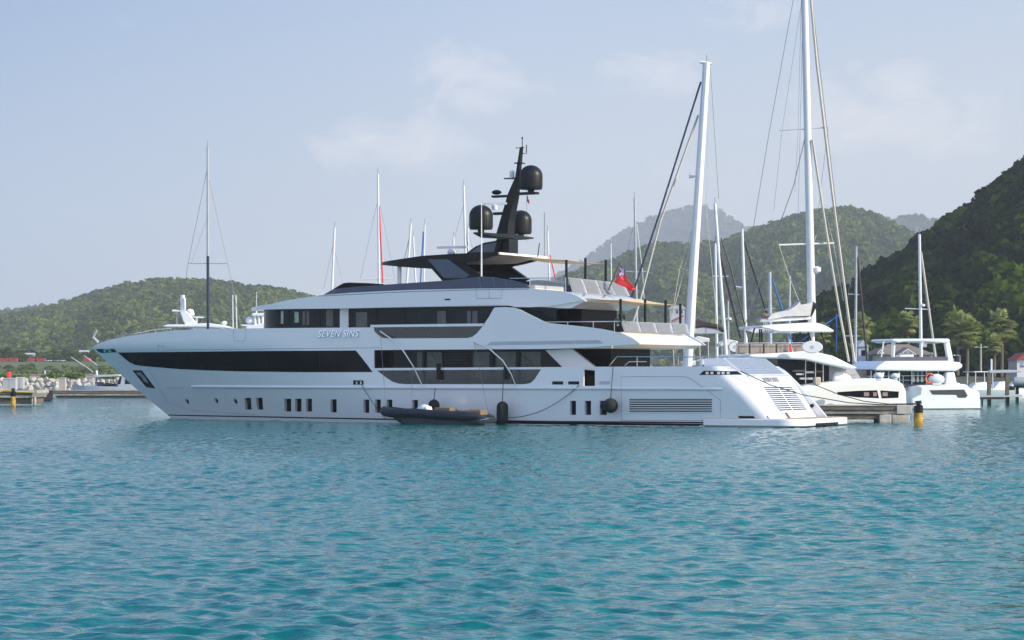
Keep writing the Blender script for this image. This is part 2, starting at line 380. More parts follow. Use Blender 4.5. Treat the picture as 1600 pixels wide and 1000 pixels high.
p_f2 = hill('far_right_ridge', [(1330, 372), (1370, 347), (1400, 337), (1430, 336), (1475, 343), (1530, 362), (1600, 390)], 5600, 4900, SOIL, .7, th=4)
p_m = hill('middle_hill', [(640, 574), (780, 500), (840, 455), (890, 428), (930, 414), (965, 403), (1000, 385), (1035, 377), (1070, 380), (1130, 376), (1165, 361), (1200, 351), (1240, 334), (1290, 325), (1330, 323), (1370, 334), (1400, 350), (1440, 370), (1500, 400), (1600, 440), (1750, 500)], 2450, 1500, SOIL, 4.4, amp=.06, z0=3, th=3)
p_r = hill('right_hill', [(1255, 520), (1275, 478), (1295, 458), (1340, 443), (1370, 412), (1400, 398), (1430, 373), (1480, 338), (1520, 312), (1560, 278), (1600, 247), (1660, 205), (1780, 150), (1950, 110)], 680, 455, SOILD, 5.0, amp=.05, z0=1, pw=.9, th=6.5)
forest('left_hill_scrub', p_l, 9500, -120, 700, 1.6, 3.9, 16, .46, LEAF, t0=-.01)
forest('far_left_scrub', p_l2, 700, -120, 320, 3.2, 5.8, 12, .55, LEAF3, t0=.5)
forest('far_peak_scrub', p_f, 2600, 770, 1310, 7, 12, 12, .55, LEAF3, t0=.1)
forest('far_ridge_scrub', p_f2, 500, 1340, 1590, 6, 9, 12, .55, LEAF3, t0=.4)
forest('middle_hill_scrub', p_m, 11500, 690, 1640, 2.1, 4.9, 18, .44, LEAF, t0=-.01)
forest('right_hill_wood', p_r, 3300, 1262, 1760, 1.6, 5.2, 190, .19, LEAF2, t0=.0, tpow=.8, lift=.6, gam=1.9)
# ================================================================ the motor yacht
YB = 157.5; YF = Frame((143-800)/F*YB, YB, R(29))
yacht = YF.empty('motor_yacht', 'long white motor yacht with black window band and black radar mast in the foreground', 'yacht')
def us(z): return np.interp(z, [-1, .03, 2.0, 4.64, 8], [7.5, 6.6, 3.6, 0, 0])
def ue(z): return np.interp(z, [-1, .4, 1.9, 3.36, 9], [51, 50.95, 49.55, 47.95, 47.95])
def vb(u, z):                                            # half-breadth of the hull
    t = np.clip((u-us(z))/np.interp(z, [0, 4.6], [25, 19]), 0, 1)
    v = np.interp(z, [-1, 0, 2.1], [4.0, 4.4, 4.6])*(1-(1-t)**1.9)
    a = np.clip((u-38)/13, 0, 1); v = v-.3*a*a*(3-2*a)
    d = np.clip((u-(ue(z)-1.2))/1.2, 0, 1)
    return v-1.2*(1-np.sqrt(1-d*d))
def sp(px, py, vf=vb):
    v = 4.0
    for _ in range(70):
        u, z = YF.loc(px, py, v); v = .5*v+.5*float(vf(u, z))
    return u, z
def fu(u0, z, sh=True):
    if not sh: return u0
    return u0+us(z)*max(0, 1-u0/25)+(ue(z)-51)*min(max((u0-45)/6, 0), 1)
def fu0(u, z):
    q = u
    for _ in range(40): q = u-us(z)*max(0, 1-q/25)-(ue(z)-51)*min(max((q-45)/6, 0), 1)
    return q
def curve(pts, vf=vb, sh=True):
    a = []
    for p in pts:
        u, z = sp(p[0], p[1], vf); a.append((fu0(u, z) if sh else u, z))
    a.sort(); return [x[0] for x in a], [x[1] for x in a]
def cv(c, u):
    if isinstance(c, (int, float)): return float(c)
    return float(np.interp(u, c[0], c[1]))
def patch(mb, lo, hi, ua, ub, vf=vb, nz=4, th=.1, off=0.0, du=.6, sides=(1, -1), sh=True, vin=None, ends=None):
    ks = set(np.linspace(ua, ub, max(2, int((ub-ua)/du)+1)))
    for c in (lo, hi):
        if not isinstance(c, (int, float)): ks |= {x for x in c[0] if ua < x < ub}
    if ends: ks |= {ub-(ub-ua)*(1-math.cos(x))*.12 for x in np.linspace(0, 1.4, ends)} | {ua+(.6)*x*x for x in np.linspace(0, 1, ends)}
    ks = sorted(ks); ks = [k for i, k in enumerate(ks) if i == 0 or k-ks[i-1] > .004]
    for s in sides:
        O, I = [], []
        for k in ks:
            a, b = cv(lo, k), cv(hi, k); b = max(b, a+.001); ro, ri = [], []
            for j in range(nz+1):
                z = a+(b-a)*j/nz; u = fu(k, z, sh); v = float(vf(u, z))
                ro.append((u, -s*(v+off), z)); w = vin if vin is not None else v+off-th
                ri.append((u, -s*max(w, .0), z))
            O.append(ro); I.append(ri)
        n = len(ks)
        mb.grid(O); mb.grid(I)
        mb.grid([[O[i][0], I[i][0]] for i in range(n)]); mb.grid([[O[i][nz], I[i][nz]] for i in range(n)])
        mb.grid([O[0], I[0]]); mb.grid([O[-1], I[-1]])
    return mb
def slab(mb, ua, ub, z0, z1, vf=vb, inset=.08, sh=True, n=40, up=None):
    """deck or roof spanning both sides; z1 may be a curve over u"""
    a, b = [], []
    us_ = np.linspace(ua, ub, n)
    Ptop = [[(fu(k, z0, sh), -s*max(float(vf(fu(k, z0, sh), z0))-inset, .01), cv(z1, k) if not isinstance(z1, float) else z1) for s in np.linspace(1, -1, 7)] for k in us_]
    Pbot = [[(p[0], p[1], z0) for p in r] for r in Ptop]
    mb.grid(Ptop); mb.grid(Pbot)
    for r0, r1 in ((0, 0), (-1, -1)):
        mb.grid([Ptop[r0], Pbot[r1]])
    for j in (0, -1): mb.grid([[r[j] for r in Ptop], [r[j] for r in Pbot]])
    return mb
ZR = 2.12
up_lo = curve([(183, 551), (250, 548.8), (380, 548), (556, 547.3), (640, 546.6), (860, 545.2), (930, 542.3), (1000, 537)])
bow_hi = curve([(143.5, 542.5), (148, 539.5), (155, 536.5), (165, 533), (175, 530), (200, 525), (240, 519.5), (270, 516.5), (320, 514.2), (400, 513), (480, 512.3), (576, 511.6)])
bow_hi[0][0] = 0.0
cut_lo = curve([(588, 578), (594, 583), (603, 590), (612, 596), (622, 599.3), (632, 600.2), (720, 600.3), (820, 600.3), (829, 598.5), (835, 593), (845, 577.5)])
cap_lo = curve([(585, 578.8), (850, 577.0)]); cap_hi = curve([(582, 575.3), (600, 575), (845, 573.6), (912, 573.4)])
aft_hi = curve([(930, 573), (1130, 572.2)])
u_582 = fu0(*sp(584, 560)); u_845 = cut_lo[0][-1]; u_912 = fu0(*sp(911.5, 590)); u_930 = fu0(*sp(929.5, 590)); u_588 = cut_lo[0][0]
aft_hi[0].extend([46.2, 49.6, 50.3, 50.75, 51.0]); aft_hi[1].extend([3.34, 3.32, 3.22, 3.02, 2.75])
hull = MB()
# lower hull with its slots really cut through
low = MB(); patch(low, -.8, ZR, 0.0, 46.2, nz=12, th=.34, sides=(1,), ends=8)
lowo = low.build('hull_cut', WHITE)
SLOTS = [(382, 392, 621.5, 640), (400, 410, 621.5, 640), (444.5, 455, 623, 643), (461, 471, 623, 643), (478, 487.5, 623, 643), (516.5, 526, 624, 644.5),
         (568, 577, 624.3, 645), (586, 595, 624.3, 645), (604, 613, 624.5, 645), (644, 653, 625, 645.5), (890.5, 900, 626.2, 648.3), (913.5, 923.5, 626.2, 648.3), (937, 948, 626.2, 648.3)]
cut = MB(); panes = []
for x0, x1, y0, y1 in SLOTS:
    q = [(x0, y0), (x1, y0), (x1+1.2, y1), (x0+1.2, y1)] if x0 < 420 else [(x0, y0), (x1, y0), (x1, y1), (x0, y1)]
    o_, i_ = [], []
    for x, y in q:
        u, z = sp(x, y); v = float(vb(u, z)); o_.append((u, -(v+.3), z)); i_.append((u, -(v-.27), z))
    cut.loft([o_, i_]); panes.append([(p[0], p[1]-.012, p[2]) for p in i_])
PORTS = [(292.5, 627), (338, 626), (368, 627)]
for x, y in PORTS:
    u, z = sp(x, y); v = float(vb(u, z)); du_ = (vb(u+.3, z)-vb(u-.3, z))/.6
    ring = lambda d, r: [(u+r*math.cos(a), -(v+r*math.cos(a)*du_+d), z+r*math.sin(a)) for a in np.linspace(0, 2*math.pi, 13)[:-1]]
    cut.loft([ring(.3, .17), ring(-.18, .17)]); panes.append(ring(-.165, .175))
cuto = cut.build('hull_cutters', WHITE, None, 0)
bmod = lowo.modifiers.new('cut', 'BOOLEAN'); bmod.operation = 'DIFFERENCE'; bmod.object = cuto; bmod.solver = 'EXACT'
dg = bpy.context.evaluated_depsgraph_get(); me = bpy.data.meshes.new_from_object(lowo.evaluated_get(dg))
hull.add([v.co[:] for v in me.vertices], [tuple(p.vertices) for p in me.polygons])
for o_ in (lowo, cuto): bpy.data.objects.remove(o_, do_unlink=True)
patch(hull, -.8, ZR, 0.0, 46.2, nz=12, th=.34, sides=(-1,), ends=8)
patch(hull, ZR, bow_hi, 0.0, u_582, nz=12, th=.12, ends=8)                      # raised bow
patch(hull, ZR, cut_lo, u_582, u_845, nz=3, th=.14)                             # below the glazed bulwark
patch(hull, cap_lo, cap_hi, u_582, u_845, nz=1, th=.2, off=.012)
patch(hull, ZR, cap_hi, u_845, u_912, nz=4, th=.14)
patch(hull, ZR, ZR+.12, u_912, u_930, nz=1, th=.14)
patch(hull, ZR, aft_hi, u_930, 46.2, nz=4, th=.14)
patch(hull, -.8, aft_hi, 46.2, 51.0, nz=16, vin=3.0, du=.25, ends=10)
hull.build('hull', WHITE, yacht, 28)
for p in panes:
    pm = MB().loft([p, [(q[0], q[1]+.03, q[2]) for q in p]]); pm.build('porthole', DGLASS, yacht, 0)
# rub rail, boot stripe, seams
rb = MB(); ra = fu0(*sp(300, 604)); rc = fu0(*sp(1128, 606.5))
for s in (1, -1):
    for k in range(2):
        pts = []
        for q in np.linspace(ra, rc, 70):
            e_ = min(1, (q-ra)/.8, (rc-q)/.8); z = ZR-.02; u = fu(q, z); pts.append((u, -s*(float(vb(u, z))-.03+.05*e_), z))
    rb.tube(pts, .085, 8)
rb.build('rub_rail', WHITE, yacht)
bl = curve([(275, 649.6), (400, 652), (580, 655.6), (860, 659.8), (1040, 661.2), (1168, 661.8)]); bl[0][0] = .02
bh = curve([(275, 648.0), (400, 650.2), (580, 653.6), (860, 657.6), (1040, 658.8), (1168, 659.6)]); bh[0][0] = .02
patch(MB(), bl, bh, .02, fu0(*sp(1166, 661)), nz=1, th=.02, off=.012).build('boot_stripe', BLACK, yacht)
patch(MB(), -.6, .16, fu0(*sp(700, 664)), fu0(*sp(1168, 664)), nz=2, th=.02, off=.010).build('antifouling', BLACK, yacht)
SEAM = mat('panel_seam', (.22, .25, .30), .5)
sm = MB()
def seam(pts, vf=vb, r=.012, dv=.004):
    q = []
    for (x0, y0), (x1, y1) in zip(pts[:-1], pts[1:]):
        n = max(1, int(math.hypot(x1-x0, y1-y0)/14))
        q += [(x0+(x1-x0)*i/n, y0+(y1-y0)*i/n) for i in range(n)]
    q.append(pts[-1]); o_ = []
    for x, y in q:
        u, z = sp(x, y, vf); o_.append((u, -(float(vf(u, z))+dv), z))
    sm.tube(o_, r, 4)
seam([(971, 657), (970.5, 588.5), (1069, 588.5), (1080, 592), (1126, 625), (1126, 657), (971, 657)])
seam([(260, 546.8), (590, 543.3)]); seam([(365, 514), (366, 533), (384, 532.5), (384, 513)]); seam([(247, 550), (247, 540), (255, 540), (255, 550)])
seam([(262, 606.5), (288, 606.5)]); seam([(590, 543.5), (594, 543)])
seam([(232, 576), (246, 600), (262, 630), (300, 641), (400, 648)], r=.009)
# black window band of the bow
blo = curve([(184.5, 551.2), (190, 556), (197, 562), (203, 566.5), (210, 569.8), (222, 571.8), (240, 573.4), (282, 576.8), (321, 578.6), (386, 580.5), (480, 581.6), (582, 581.3)])
bhi = curve([(184.5, 550.8), (261, 550), (386, 548.6), (470, 548), (556, 547.6), (582, 581)])
band = patch(MB(), blo, bhi, blo[0][0], blo[0][-1], nz=3, th=.02, off=.012, du=.4).build('bow_window_band', DGLASS, yacht)
bm_ = MB()
for x in (417, 500, 522):
    u, z = sp(x, 566); q = []
    for y in (548.5, 565, 581): uu, z = sp(x, y); q.append((uu, -(float(vb(uu, z))+.016), z))
    bm_.tube(q, .012, 4)
split_build(bm_, 'window_joint', CHAR, band)
# hawse opening under the tip, anchor pocket, bitts
def overlay(name, poly, m, vf=vb, off=.012, th=.02, parent=yacht, nz=1):
    mb = MB(); O = []
    for x, y in poly:
        u, z = sp(x, y, vf); O.append((u, -(float(vf(u, z))+off), z))
    mb.loft([O, [(p[0], p[1]+th, p[2]) for p in O]]); return mb.build(name, m, parent, 0)
hw = overlay('hawse_opening', [(150, 545.3), (178, 545), (183, 550.4), (158, 551.6), (153, 549)], BLACK)
overlay('hawse_roller', [(161, 545.9), (166, 545.7), (167, 550.2), (163, 550.4)], STEEL, off=.03, parent=hw)
overlay('hawse_roller', [(168, 545.7), (173, 545.6), (175, 550), (170, 550.1)], STEEL, off=.03, parent=hw)
ap = overlay('anchor_pocket', [(207, 578.6), (221.5, 578.6), (243, 607), (228.5, 605)], BLACK, off=.015)
overlay('anchor', [(213, 583), (219, 581.5), (228, 590), (232, 599), (226, 596), (222, 589)], GREY, off=.05, th=.04, parent=ap)
for (x, y) in ((552, 598), (852, 600)):
    pass
bt = overlay('bitt_opening', [(552, 594.3), (568, 594.3), (568, 601), (552, 601)], BLACK)
for x in (556.5, 563): overlay('bitt', [(x, 596), (x+2.4, 596), (x+2.4, 600.5), (x, 600.5)], STEEL, off=.03, parent=bt)
for a, b in ((863, 880), (888, 905)):
    overlay('freeing_port', [(a, 595.8), (b, 595.8), (b, 600.8), (a, 600.8)], BLACK)
overlay('side_light_recess', [(936, 595.6), (953, 595.6), (953, 600.6), (937, 600.6)], LGREY)
fl = patch(MB(), curve([(1093, 585.7), (1160, 585.5)]), curve([(1093, 585.4), (1099.5, 579.4), (1152, 579.8), (1160, 585.2)]), curve([(1093, 585.5)])[0][0], curve([(1160, 585.5)])[0][0], nz=1, th=.02, off=.014, du=.2, sides=(1,)).build('fairlead_opening', BLACK, yacht, 25)
for x in (1103, 1110.5, 1121, 1128, 1136):
    overlay('roller', [(x, 581), (x+4.5, 581), (x+4.5, 584.8), (x, 584.8)], STEEL, off=.035, parent=fl)
# intake louvre in the shell door
lv = overlay('louvre_recess', [(982, 622), (1114.5, 622), (1114.5, 644.5), (982, 644.5)], BLACK)
for k in range(7):
    y = 622.3+k*3.52; overlay('louvre_slat', [(982, y), (1114.5, y), (1114.5, y+1.5), (982, y+1.5)], WHITE, off=.05, th=.05, parent=lv)
for x in (982, 1113): overlay('louvre_frame', [(x, 621.5), (x+1.6, 621.5), (x+1.6, 645), (x, 645)], WHITE, off=.055, th=.05, parent=lv)
# upper bulwark, recess glazing and the raised wing
ub = MB()
ucl = curve([(578, 512), (584, 517), (590, 523), (597, 527.6), (606, 528.8), (730, 528.3), (738, 526.3), (745, 521), (752, 512.5), (757, 507)])
patch(ub, up_lo, ucl, u_582, ucl[0][-1], nz=3, th=.14)
bar_lo = curve([(579, 511.4), (755, 509.6)]); bar_hi = curve([(575, 507.6), (757, 505.4)])
patch(ub, bar_lo, bar_hi, bar_lo[0][0], bar_lo[0][-1], nz=1, th=.16, off=.02)
wing_hi = curve([(757, 505.5), (764, 495), (770, 484), (773, 480.4), (790, 479.8), (801, 480.6), (812, 484), (832, 494), (846, 501), (856, 504.6), (880, 507), (910, 510), (940, 514), (958, 517.5), (974, 522), (986, 527.5), (994, 532.5), (1000, 537.2)])
patch(ub, up_lo, wing_hi, ucl[0][-1], wing_hi[0][-1], nz=5, th=.16, du=.4)
upper = ub.build('upper_bulwark', WHITE, yacht, 28)
gl = MB(); patch(gl, ucl, bar_lo, ucl[0][0]+.1, ucl[0][-1]-.1, nz=1, th=.03, off=-.06, du=.3)
patch(gl, cut_lo, cap_lo, cut_lo[0][0]+.1, cut_lo[0][-1]-.1, nz=1, th=.03, off=-.06, du=.3)
gl.build('bulwark_glass', TINTG, yacht)
gp = MB()
for xs, y0, y1 in (((620, 670, 720), 511, 528), ((637, 686, 740, 790), 578, 600)):
    for x in xs: gp.tube([YF.pt(x, y0, 4.48), YF.pt(x+1, y1, 4.48)], .035, 6)
split_build(gp, 'glass_stanchion', CHAR, yacht)
def bent(name, lo, hi, m, off=.014, th=.02, parent=None, du=.35):
    lo, hi = curve(lo), curve(hi); return patch(MB(), lo, hi, max(lo[0][0], hi[0][0]), min(lo[0][-1], hi[0][-1]), nz=1, th=th, off=off, du=du, sides=(1,)).build(name, m, parent or yacht, 25)
bent('wing_strake', [(761, 539.6), (943, 536.6)], [(761, 539.3), (767, 534), (936, 531.2), (943, 536.3)], LGREY)
strip = curve([(577, 547), (584, 547)])
# name in raised letters
def lettering(txt, px, py, size, frame_fn, parent, m, name, shear=.25, sx=1.0, bold=.004):
    cu = bpy.data.curves.new(name, 'FONT'); cu.body = txt; cu.size = size; cu.extrude = .03; cu.shear = shear; cu.offset = bold; cu.space_character = 1.08
    o_ = bpy.data.objects.new(name, cu); col.objects.link(o_)
    dg = bpy.context.evaluated_depsgraph_get(); me = bpy.data.meshes.new_from_object(o_.evaluated_get(dg)); bpy.data.objects.remove(o_, do_unlink=True)
    xs = [v.co.x for v in me.vertices]; w = max(xs)-min(xs)
    for v in me.vertices: v.co = Vector(frame_fn((v.co.x-min(xs))*sx, v.co.y, v.co.z))
    ob = obj(name, me, m, parent); return w
uN, zN = sp(498.5, 526.4); uE, _ = sp(568, 526.4)
SILV = mat('silver_lettering', (.96, .94, .90), .22, metal=1.0)
wN = lettering('SEVEN SINS', 0, 0, .56, lambda x, y, z: (uN+x, -(float(vb(uN+x, zN+y))+.12+z-.2*y), zN+y), yacht, SILV, 'name_lettering', shear=.22, sx=(uE-uN)/3.35)
# decks
dk = MB()
slab(dk, .8, u_582, 4.5, 4.62, inset=.1)                   # foredeck
slab(dk, u_582-6, 46.6, 2.0, 2.14, inset=.13)              # main deck
dk.build('main_deck', TEAK, yacht, 0)
zU = cv(up_lo, 30.0)
ud = MB(); slab(ud, 16, wing_hi[0][-1]-1.8, zU+.02, zU+.2, inset=.15); 
A = YF.loc(974, 519.5, 4.0); B_ = YF.loc(1000, 537, 4.15); C_ = YF.loc(1000, 543.5, 4.15)
prof = [(38.5, zU+.02), (C_[0]-.35, zU+.06), (B_[0], B_[1]-.03), (B_[0], B_[1]+.06), (A[0], A[1]), (38.5, A[1])]
ud.loft([[(u, -4.2, z) for u, z in prof], [(u, 4.2, z) for u, z in prof]])
ud.build('upper_deck', CREAM, yacht, 20, bevel=.04)
MB().box((A[0]-.42, 0, A[1]+.02), (.8, 8.2, .03)).build('deck_margin', TEAK, yacht, 0)
# main deck house
HV = lambda u, z: 3.45
us0 = YF.loc(566, 560, 3.45)[0]; ue0 = YF.loc(882, 560, 3.45)[0]
hs = MB(); patch(hs, 2.1, zU+.05, us0-8, ue0, vf=HV, nz=1, th=.1, sh=False); mh = hs.build('main_deckhouse', HGLASS, yacht, 0)
hb = MB()
for x in (565, 610, 640, 664, 692, 735, 770, 811): hb.box((YF.loc(x, 560, 3.45)[0], -3.47, 3.3), (.10, .04, 2.4))
for x in (612,): hb.box((YF.loc(x, 560, 3.45)[0], -3.47, 3.3), (.2, .05, 2.4))
split_build(hb, 'mullion', BLACK, mh, 0)
lu = MB(); ua_, ub_ = YF.loc(696, 560, 3.45)[0], YF.loc(732, 560, 3.45)[0]
for k in range(12): lu.box(((ua_+ub_)/2, -3.49, 2.3+k*.18), (ub_-ua_, .06, .10))
split_build(lu, 'house_louvre', CHAR, mh, 0)
lk = MB()
for a, b in ((652, 660), (668, 691), (740, 765), (776, 806), (815, 845)):      # blinds and daylight behind the glass
    u0, u1 = YF.loc(a, 560, 3.45)[0], YF.loc(b, 560, 3.45)[0]; lk.box(((u0+u1)/2, -3.458, 3.25), (u1-u0, .02, 1.9))
split_build(lk, 'window_blind', mat('greenish_blind', (.055, .075, .075), .12, var=.4, scale=1.5), mh, 0)
bx = MB()
for a, b in ((645, 678), (696, 730), (746, 782), (797, 830)):
    u0, u1 = YF.loc(a, 597, 3.6)[0], YF.loc(b, 597, 3.6)[0]; bx.box(((u0+u1)/2, -3.75, 2.36), (u1-u0, .35, .42))
split_build(bx, 'deck_box', BLACK, yacht, 0, bevel=.03)
# aft end of the house, diagonal wing and cockpit doors
MB().box(((ue0+39.9)/2, 0, 3.27), (39.9-ue0, 5.2, 2.28)).build('saloon_doors', SHADE, yacht, 0)
q = [YF.pt(x, y, 3.9) for x, y in ((852, 547), (893, 545), (930, 574), (930, 579), (880, 575))]
MB().extr(q, (0, .25, 0)).build('side_wing', WHITE, yacht, 0)
q2 = [(p[0], -p[1]-.25, p[2]) for p in q]
MB().extr(q2, (0, .25, 0)).build('side_wing', WHITE, yacht, 0)
MB().box(((u_912+u_930)/2, -3.3, 2.5), (1.6, .06, .7)).build('gate_shadow_sheet', BLACK, yacht, 0)  # black sheet put in for the shade in the gate gap
ck = MB(); ck.box((42.6, 1.2, 2.45), (2.2, 3.2, .55)).box((43.7, 1.2, 2.85), (.25, 3.2, .5)).build('cockpit_sofa', CREAM, yacht, 0, bevel=.08)
# rails aft
rl = MB()
def rail(pts, v, posts=(), r=.028):
    q = [YF.pt(x, y, v) for x, y in pts]; rl.tube(q, r, 6)
    for x, y0, y1 in posts: rl.tube([YF.pt(x, y0, v), YF.pt(x, y1, v)], r*.8, 6)
rail([(952, 571.5), (964, 557.3), (1138, 557.8)], 4.2, [(995.5, 557.3, 572), (1053, 557.5, 571.5), (1097, 557.5, 571.5), (1120, 557.6, 571.5)])
rail([(976, 571.5), (983, 565), (1010, 565)], 4.2)
rail([(1010, 557.5), (1215, 558.8)], -2.8, [(1060, 557.6, 570), (1110, 557.8, 570), (1150, 558, 570)])
rail([(852.5, 503.2), (969, 502)], 4.25, [(887, 503, 507.5), (927, 502.5, 512), (960, 502, 517)])
rail([(796.5, 435), (884, 434)], 3.7, [(828, 434.7, 449), (884, 434, 456)])
rail([(181, 527.2), (190, 523.5), (222, 519), (243, 514.5), (266, 513.2), (268, 515)], 1.9, [(192, 523.4, 526.5), (220, 519, 522), (243, 514.8, 519)])
split_build(rl, 'hand_rail', STEEL, yacht)
jk = MB(); jk.tube([YF.pt(153, 534.5, .25), YF.pt(145, 527, .25), YF.pt(146.3, 525, .25), YF.pt(151.5, 516.5, .25)], [.09, .09, .07, .05], 6).build('jackstaff', LGREY, yacht)
# ---- upper deck house and wheelhouse
def nose(full, uf, ln):
    return lambda u, z: full*math.sqrt(max(0.0, 1-(1-min(max((u-uf)/ln, 0), 1))**2))
def fit(full, ln, target, z):
    a, b = 8., 24.
    for _ in range(40):
        m_ = (a+b)/2; f = nose(full, m_, ln); x = min(YF.scr(m_+ln*t, f(m_+ln*t, z), z)[0] for t in np.linspace(0, 1, 60))
        if x < target: a = m_
        else: b = m_
    return (a+b)/2
uw = fit(3.35, 4.0, 412, 6.2); VW = nose(3.35, uw, 4.0)
ur = fit(3.85, 5.0, 393, 6.92); VS = nose(3.85, ur, 5.0)
ZT = sp(550, 482, VW)[1]
ue1 = YF.loc(869, 500, 3.35)[0]
def npatch(mb, lo, hi, ua, ub, vf, ln, **k):
    # extra columns round the nose
    extra = [ua+ln*(1-math.cos(x)) for x in np.linspace(0, math.pi/2, 18)]
    lo2 = (sorted(set(lo[0]) | set(extra)), None) if not isinstance(lo, float) else (sorted(extra), None)
    lo2 = (lo2[0], [cv(lo, q) for q in lo2[0]])
    return patch(mb, lo2, hi, ua, ub, vf=vf, sh=False, **k)
uh = MB(); npatch(uh, 4.7, float(ZT), uw, ue1, VW, 4.0, nz=1, th=.08); uh_o = uh.build('wheelhouse', HGLASS, yacht, 20)
wm_ = MB()
def upright(mb, x, y0, y1, vf, w, off=.012):
    u, z0 = sp(x, y1, vf); _, z1 = sp(x, y0, vf); d = vf(u, 0); g = (vf(u+.05, 0)-vf(u-.05, 0))/.1
    p = [(u-w/2, -(d-w/2*g+off), z0), (u+w/2, -(d+w/2*g+off), z0), (u+w/2, -(d+w/2*g+off), z1), (u-w/2, -(d-w/2*g+off), z1)]
    mb.loft([p, [(a, b+.03, c) for a, b, c in p]])
for x, w in ((434, .35), (452, .12), (478, .08), (500, .08), (589, .16), (633, .08), (650, .05), (700, .05), (737, .1)): upright(wm_, x, 482, 512, VW, w)
split_build(wm_, 'mullion', BLACK, uh_o, 0)
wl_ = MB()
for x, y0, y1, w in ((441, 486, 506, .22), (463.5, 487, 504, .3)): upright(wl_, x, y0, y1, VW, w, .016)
split_build(wl_, 'daylight_panel', mat('painted_daylight', (.42, .50, .38), .3, var=.3, scale=3), uh_o, 0)  # opaque pale panels: daylight seen through the wheelhouse, put in as colour
wb = MB()
for x, y0, y1, w in ((478, 486, 508, .5), (515, 484, 510, .5), (690, 486, 510, .6), (738, 486, 508, .7), (565, 488, 511, .8)): upright(wb, x, y0, y1, VW, w, .008)
split_build(wb, 'window_blind', mat('grey_blind', (.085, .095, .105), .15, var=.2), uh_o, 0)
wp = MB(); upright(wp, 538, 482, 512, VW, .62, .03); wp.build('white_door_panel', WHITE, uh_o, 0)
MB().box(((ue1+ue1+.9)/2, .4, 5.85), (.9, 4.6, 2.2)).build('sky_lounge_doors', SHADE, yacht, 0)
# ---- sun deck
sd_lo = curve([(440, 483), (550, 481.8), (640, 479.6), (770, 476.9), (791, 476.6), (806, 479.8), (830, 480), (858, 478.5), (890, 473.3), (913, 469.4)], VS, False)
sd_hi = curve([(425, 474.5), (440, 470.6), (480, 464.3), (505, 460.8), (550, 457.2), (640, 453), (744, 450.8), (822, 450.2), (874, 454.4), (890, 458), (903, 463), (913, 469.2)], VS, False)
sd_lo[0].insert(0, ur); sd_lo[1].insert(0, float(ZT)); sd_hi[0].insert(0, ur); sd_hi[1].insert(0, float(ZT)+.12)
us_end = sd_lo[0][-1]
sm2 = MB(); npatch(sm2, sd_lo, sd_hi, ur, us_end, VS, 5.0, nz=4, th=.3)
slab(sm2, ur+.02, us_end-1.0, float(ZT)+.01, (sd_hi[0], [z-.05 for z in sd_hi[1]]), vf=VS, inset=.1, sh=False)
A2 = YF.loc(893, 457, 3.6); B2 = YF.loc(913, 470, 3.75)
pr2 = [(us_end-5, float(ZT)+.02), (B2[0]-.9, B2[1]-.42), (B2[0], B2[1]-.03), (B2[0], B2[1]+.05), (A2[0], A2[1]-.02), (us_end-5, A2[1]-.02)]
sm2.loft([[(u, -3.72, z) for u, z in pr2], [(u, 3.72, z) for u, z in pr2]])
sun = sm2.build('sun_deck', WHITE, yacht, 26)
overlay('deck_light', [(695, 466.8), (703.5, 466.6), (703.5, 469), (695, 469.2)], BLACK, VS, .012, .03)
seam([(744, 451), (744.5, 466.5), (783, 466), (785, 451)], VS); seam([(764, 451), (764.5, 466)], VS)
seam([(497, 462.5), (640, 455.6), (760, 452.4), (826, 451.5)], VS, .02)
# ---- dark coaming with wind screen
VC = lambda u, z: 3.5*min(1.0, max(0.0, (u-17.9)/4.2))**.5 if u < 22.1 else 3.5
cl = curve([(506, 460.5), (550, 457), (640, 452.9), (744, 450.6), (827, 450)], VC, False)
ch = curve([(506, 460.2), (520, 452.2), (560, 447.4), (601, 444.8), (692, 438.6), (754, 431.8), (770, 433), (796, 437.2), (815, 442), (822, 445), (827, 449.8)], VC, False)
cm = MB(); patch(cm, cl, ch, cl[0][0], cl[0][-1], vf=VC, nz=2, th=.2, sh=False)
slab(cm, cl[0][0]+.02, YF.loc(690, 440, 3.5)[0], cl[1][0]-.3, (ch[0], [z-.03 for z in ch[1]]), vf=VC, inset=.1, sh=False)
cmo = cm.build('sun_deck_coaming', NAVY, yacht, 25)
wl2 = curve([(520, 452.2), (560, 447.6), (600, 445)], VC, False); wh2 = curve([(520, 452), (537, 442.2), (545, 441.4), (575, 442.3), (598, 443.8), (600, 444.8)], VC, False)
ws = MB(); patch(ws, wl2, wh2, wl2[0][0], wl2[0][-1], vf=VC, nz=1, th=.05, sh=False)
a_, b_ = wh2[0][1], wh2[0][2]; 
split_build(ws, 'wind_screen', DGLASS, yacht, 0)
for x in (749, 770, 789):
    seam([(x, 433 if x < 780 else 436.5), (x+3, 450)], lambda u, z: 3.52, .012)
sm.build('panel_seam', SEAM, yacht, 0)
